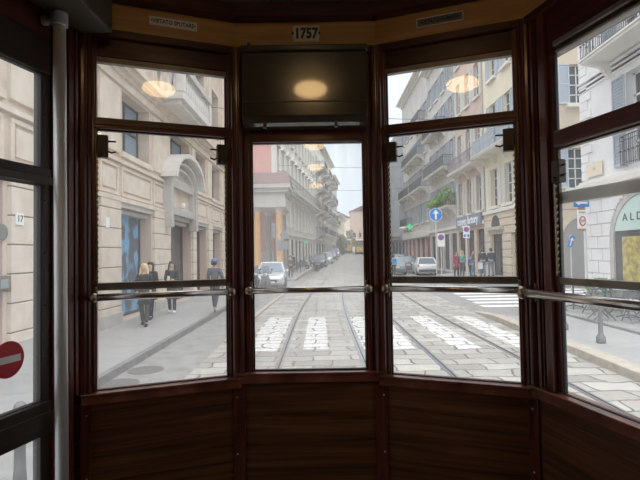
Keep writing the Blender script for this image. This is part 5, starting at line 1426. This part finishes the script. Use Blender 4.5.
ob = tag(obj('hanging_lamp', MB().ball((10.55, 59.5, 5.0), 0.42, 10, (1.3, 1, 0.6)), 'plate', smooth=True), 'cream oval wall lamp beside the green cross on the right', 'lamp')
obj('wall_arm', MB().tube([(10.8, 59.5, 5.1), (11.8, 59.5, 5.2)], 0.05, 6), 'iron', ob)

# ---- bollards
def bollard(label, loc, group):
    b = empty('bollard', (0, 0, 0), label, 'bollard', group)
    obj('shaft', MB().lathe([(0.075, 0), (0.085, 0.03), (0.085, 0.12), (0.055, 0.16), (0.042, 0.2), (0.037, 0.86), (0.048, 0.88), (0.048, 0.93), (0.03, 0.95)], (0, 0, 0), 16), 'iron', b, smooth=True)
    obj('cap', MB().lathe([(0.04, 0.95), (0.055, 0.98), (0.04, 1.02), (0.003, 1.035)], (0, 0, 0), 16), 'iron', b, smooth=True)
    b.location = loc; ORG[b.name] = Vector(loc)
    return b
b0 = bollard('grey iron bollard on the right pavement, nearer the tram', (5.41, 9.16, 0.14), 'iron bollards on the right pavement')
dup(b0, (5.53, 10.75, 0.14), 0, 'grey iron bollard on the right pavement, next to the window post')
bl = empty('bollard', (-2.55, 4.0, 0.0), 'ball-topped grey bollard seen through the door glass', 'bollard')
obj('shaft', MB().lathe([(0.06, -0.015), (0.046, 0.2), (0.042, 0.38), (0.05, 0.385), (0.05, 0.40), (0.042, 0.405), (0.048, 0.43), (0.048, 0.445), (0.035, 0.45), (0.02, 0.66)], (-2.55, 4.0, 0), 16), 'iron', bl, smooth=True)
obj('ball', MB().ball((-2.55, 4.0, 0.70), 0.05, 14), 'iron', bl, smooth=True)

# ---- cafe terrace
def bistro_table(label, loc, group):
    t = empty('bistro_table', (0, 0, 0), label, 'table', group)
    obj('tabletop', MB().lathe([(0.34, 0.72), (0.35, 0.735), (0.34, 0.75), (0.0, 0.75)], (0, 0, 0), 24), 'cargrey', t)
    obj('pedestal', MB().lathe([(0.03, 0.04), (0.022, 0.1), (0.022, 0.72)], (0, 0, 0), 10), 'cardark', t)
    for q in range(3):
        a = 2 * math.pi * q / 3
        obj('foot', MB().tube([(0, 0, 0.1), (0.16 * math.cos(a), 0.16 * math.sin(a), 0.06), (0.30 * math.cos(a), 0.30 * math.sin(a), 0.015)], 0.016, 6), 'cardark', t)
    t.location = loc; ORG[t.name] = Vector(loc)
    return t
def folding_chair(label, loc, rz, group):
    c = empty('folding_chair', (0, 0, 0), label, 'chair', group)
    st_ = MB()
    for q in range(6): st_.box(-0.2, 0.2, -0.2 + q * 0.068, -0.15 + q * 0.068, 0.445, 0.46)
    obj('seat', st_, 'cardark', c)
    obj('backrest', MB().box(-0.2, 0.2, 0.20, 0.22, 0.66, 0.72).box(-0.2, 0.2, 0.22, 0.24, 0.78, 0.86), 'cardark', c)
    for sx in (-0.2, 0.2):
        obj('leg', MB().tube([(sx, -0.24, 0.012), (sx, 0.14, 0.45), (sx, 0.235, 0.88)], 0.014, 6), 'cardark', c)
        obj('leg', MB().tube([(sx * 0.9, 0.26, 0.012), (sx * 0.9, -0.18, 0.45)], 0.014, 6), 'cardark', c)
    obj('stretcher', MB().tube([(-0.2, -0.16, 0.1), (0.2, -0.16, 0.1)], 0.01, 5).tube([(-0.18, 0.17, 0.1), (0.18, 0.17, 0.1)], 0.01, 5), 'cardark', c)
    c.location = loc; c.rotation_euler = (0, 0, rz); ORG[c.name] = Vector(loc)
    return c
GT, GC = 'round cafe tables on the terrace', 'dark folding chairs on the cafe terrace'
tb = bistro_table('dark round cafe table right of the green planter', (7.75, 11.9, 0.20), GT)
dup(tb, (7.6, 14.2, 0.20), 0, 'dark round cafe table beside the window post, left of the planter')
dup(tb, (8.9, 13.2, 0.20), 0, 'dark round cafe table behind the planter near the shop arch')
ch0 = folding_chair('dark folding chair in front of the green planter', (6.98, 11.75, 0.20), RC(80), GC)
for x, y, r, lab in ((7.45, 11.2, 170, 'dark folding chair nearest the tram, at the table right of the planter'), (8.05, 12.6, 10, 'dark folding chair behind the table right of the planter'), (6.95, 13.9, 70, 'dark folding chair at the table left of the planter, street side'), (7.45, 12.85, 185, 'dark folding chair between planter and left table'), (8.3, 14.35, -80, 'dark folding chair on the wall side of the left table'), (8.75, 12.5, 190, 'dark folding chair in front of the table near the shop arch'), (8.45, 11.7, -70, 'dark folding chair on the wall side of the table right of the planter')):
    dup(ch0, (x, y, 0.20), RC(r), lab)
pt = empty('planter', (8.15, 13.55, 0.20), 'low dark planter full of bright green leaves on the terrace', 'planter')
obj('trough', MB().loft([[(7.82, 13.4, 0.2), (8.5, 13.4, 0.2), (8.5, 13.72, 0.2), (7.82, 13.72, 0.2)], [(7.76, 13.34, 0.72), (8.56, 13.34, 0.72), (8.56, 13.78, 0.72), (7.76, 13.78, 0.72)]]), 'cargrey', pt, bevel=0.02)
def leaf_cloud(c, r, n, s, seed, tf=None):
    rg = random.Random(seed); mb = MB()
    for _ in range(n):
        while True:
            p = Vector((rg.uniform(-1, 1), rg.uniform(-1, 1), rg.uniform(-1, 1)))
            if 0.25 < p.length < 1: break
        p = Vector((c[0] + p.x * r[0], c[1] + p.y * r[1], c[2] + p.z * r[2]))
        a = Vector((rg.uniform(-1, 1), rg.uniform(-1, 1), rg.uniform(-0.6, 1))).normalized()
        b = a.cross(Vector((rg.uniform(-1, 1), rg.uniform(-1, 1), rg.uniform(-1, 1)))).normalized()
        q = s * rg.uniform(0.6, 1.3)
        mb.add([tuple(p - a * q), tuple(p + b * q * 0.5), tuple(p + a * q), tuple(p - b * q * 0.5)], [(0, 1, 2, 3)])
    return mb
obj('foliage', leaf_cloud((8.16, 13.56, 0.88), (0.52, 0.32, 0.26), 620, 0.06, 3), 'leaf_y', pt)
# plants on the balcony of the grey old house
for k in range(6):
    y = 40.6 + k * 1.08
    p = empty('potted_plant', (11.15, y, 6.0), ('bushy green potted plant on the grey balcony, ' + ('nearest the reddish house', 'second from the reddish house', 'third from the reddish house', 'fourth from the reddish house', 'fifth from the reddish house', 'farthest from the reddish house')[k]), 'plant', 'plants on the grey balcony')
    obj('pot', MB().lathe([(0.16, 6.0), (0.2, 6.35), (0.18, 6.35)], (11.15, y, 0), 12), 'brick', p)
    hh = (1.15, 0.8, 0.55, 0.6, 0.5, 0.55)[k]
    obj('foliage', leaf_cloud((11.0, y, 6.35 + hh * 0.45), (0.6, 0.55, hh * 0.55), 170, 0.16, 20 + k), 'leaf' if k < 2 else 'leaf_y', p)
# street trees far down the street
for k, (x, y, h_, lab) in enumerate(((4.4, 96, 6.0, 'nearest dusty green street tree at the end of the left houses'), (4.8, 100.5, 6.0, 'middle dusty green street tree beyond the left houses'), (8.4, 127, 8.5, 'farthest dusty street tree behind the distant tram'))):
    t = empty('street_tree', (x, y, 0.0), lab, 'tree', 'street trees at the far end')
    obj('trunk', MB().tube([(x, y, 0), (x + 0.1, y, h_ * 0.35), (x, y, h_ * 0.6)], [0.2, 0.15, 0.08], 8), 'bark', t)
    obj('crown', leaf_cloud((x, y, h_ * 0.66), (1.15, 1.15, h_ * 0.34), 600, 0.22, 50 + k), 'leaf_d', t)
# span wires over the street
for (x0, y0, z0, x1, y1, z1, sag, lab) in ((-5.6, 24, 9.6, 11.8, 26.5, 9.4, 0.25, 'thin overhead span wire crossing high above the rails, nearest'), (-4.0, 44, 10.4, 11.8, 44, 10.2, 0.3, 'thin overhead span wire further off beyond the reddish house'), (-3.0, 52, 9.2, 11.8, 53, 9.4, 0.3, 'thin overhead span wire farthest down the street')):
    pts = [(x0 + (x1 - x0) * q / 12, y0 + (y1 - y0) * q / 12, z0 + (z1 - z0) * q / 12 - sag * math.sin(math.pi * q / 12)) for q in range(13)]
    tag(obj('span_wire', MB().tube(pts, 0.018, 5), 'railing'), lab, 'wire', 'overhead span wires')
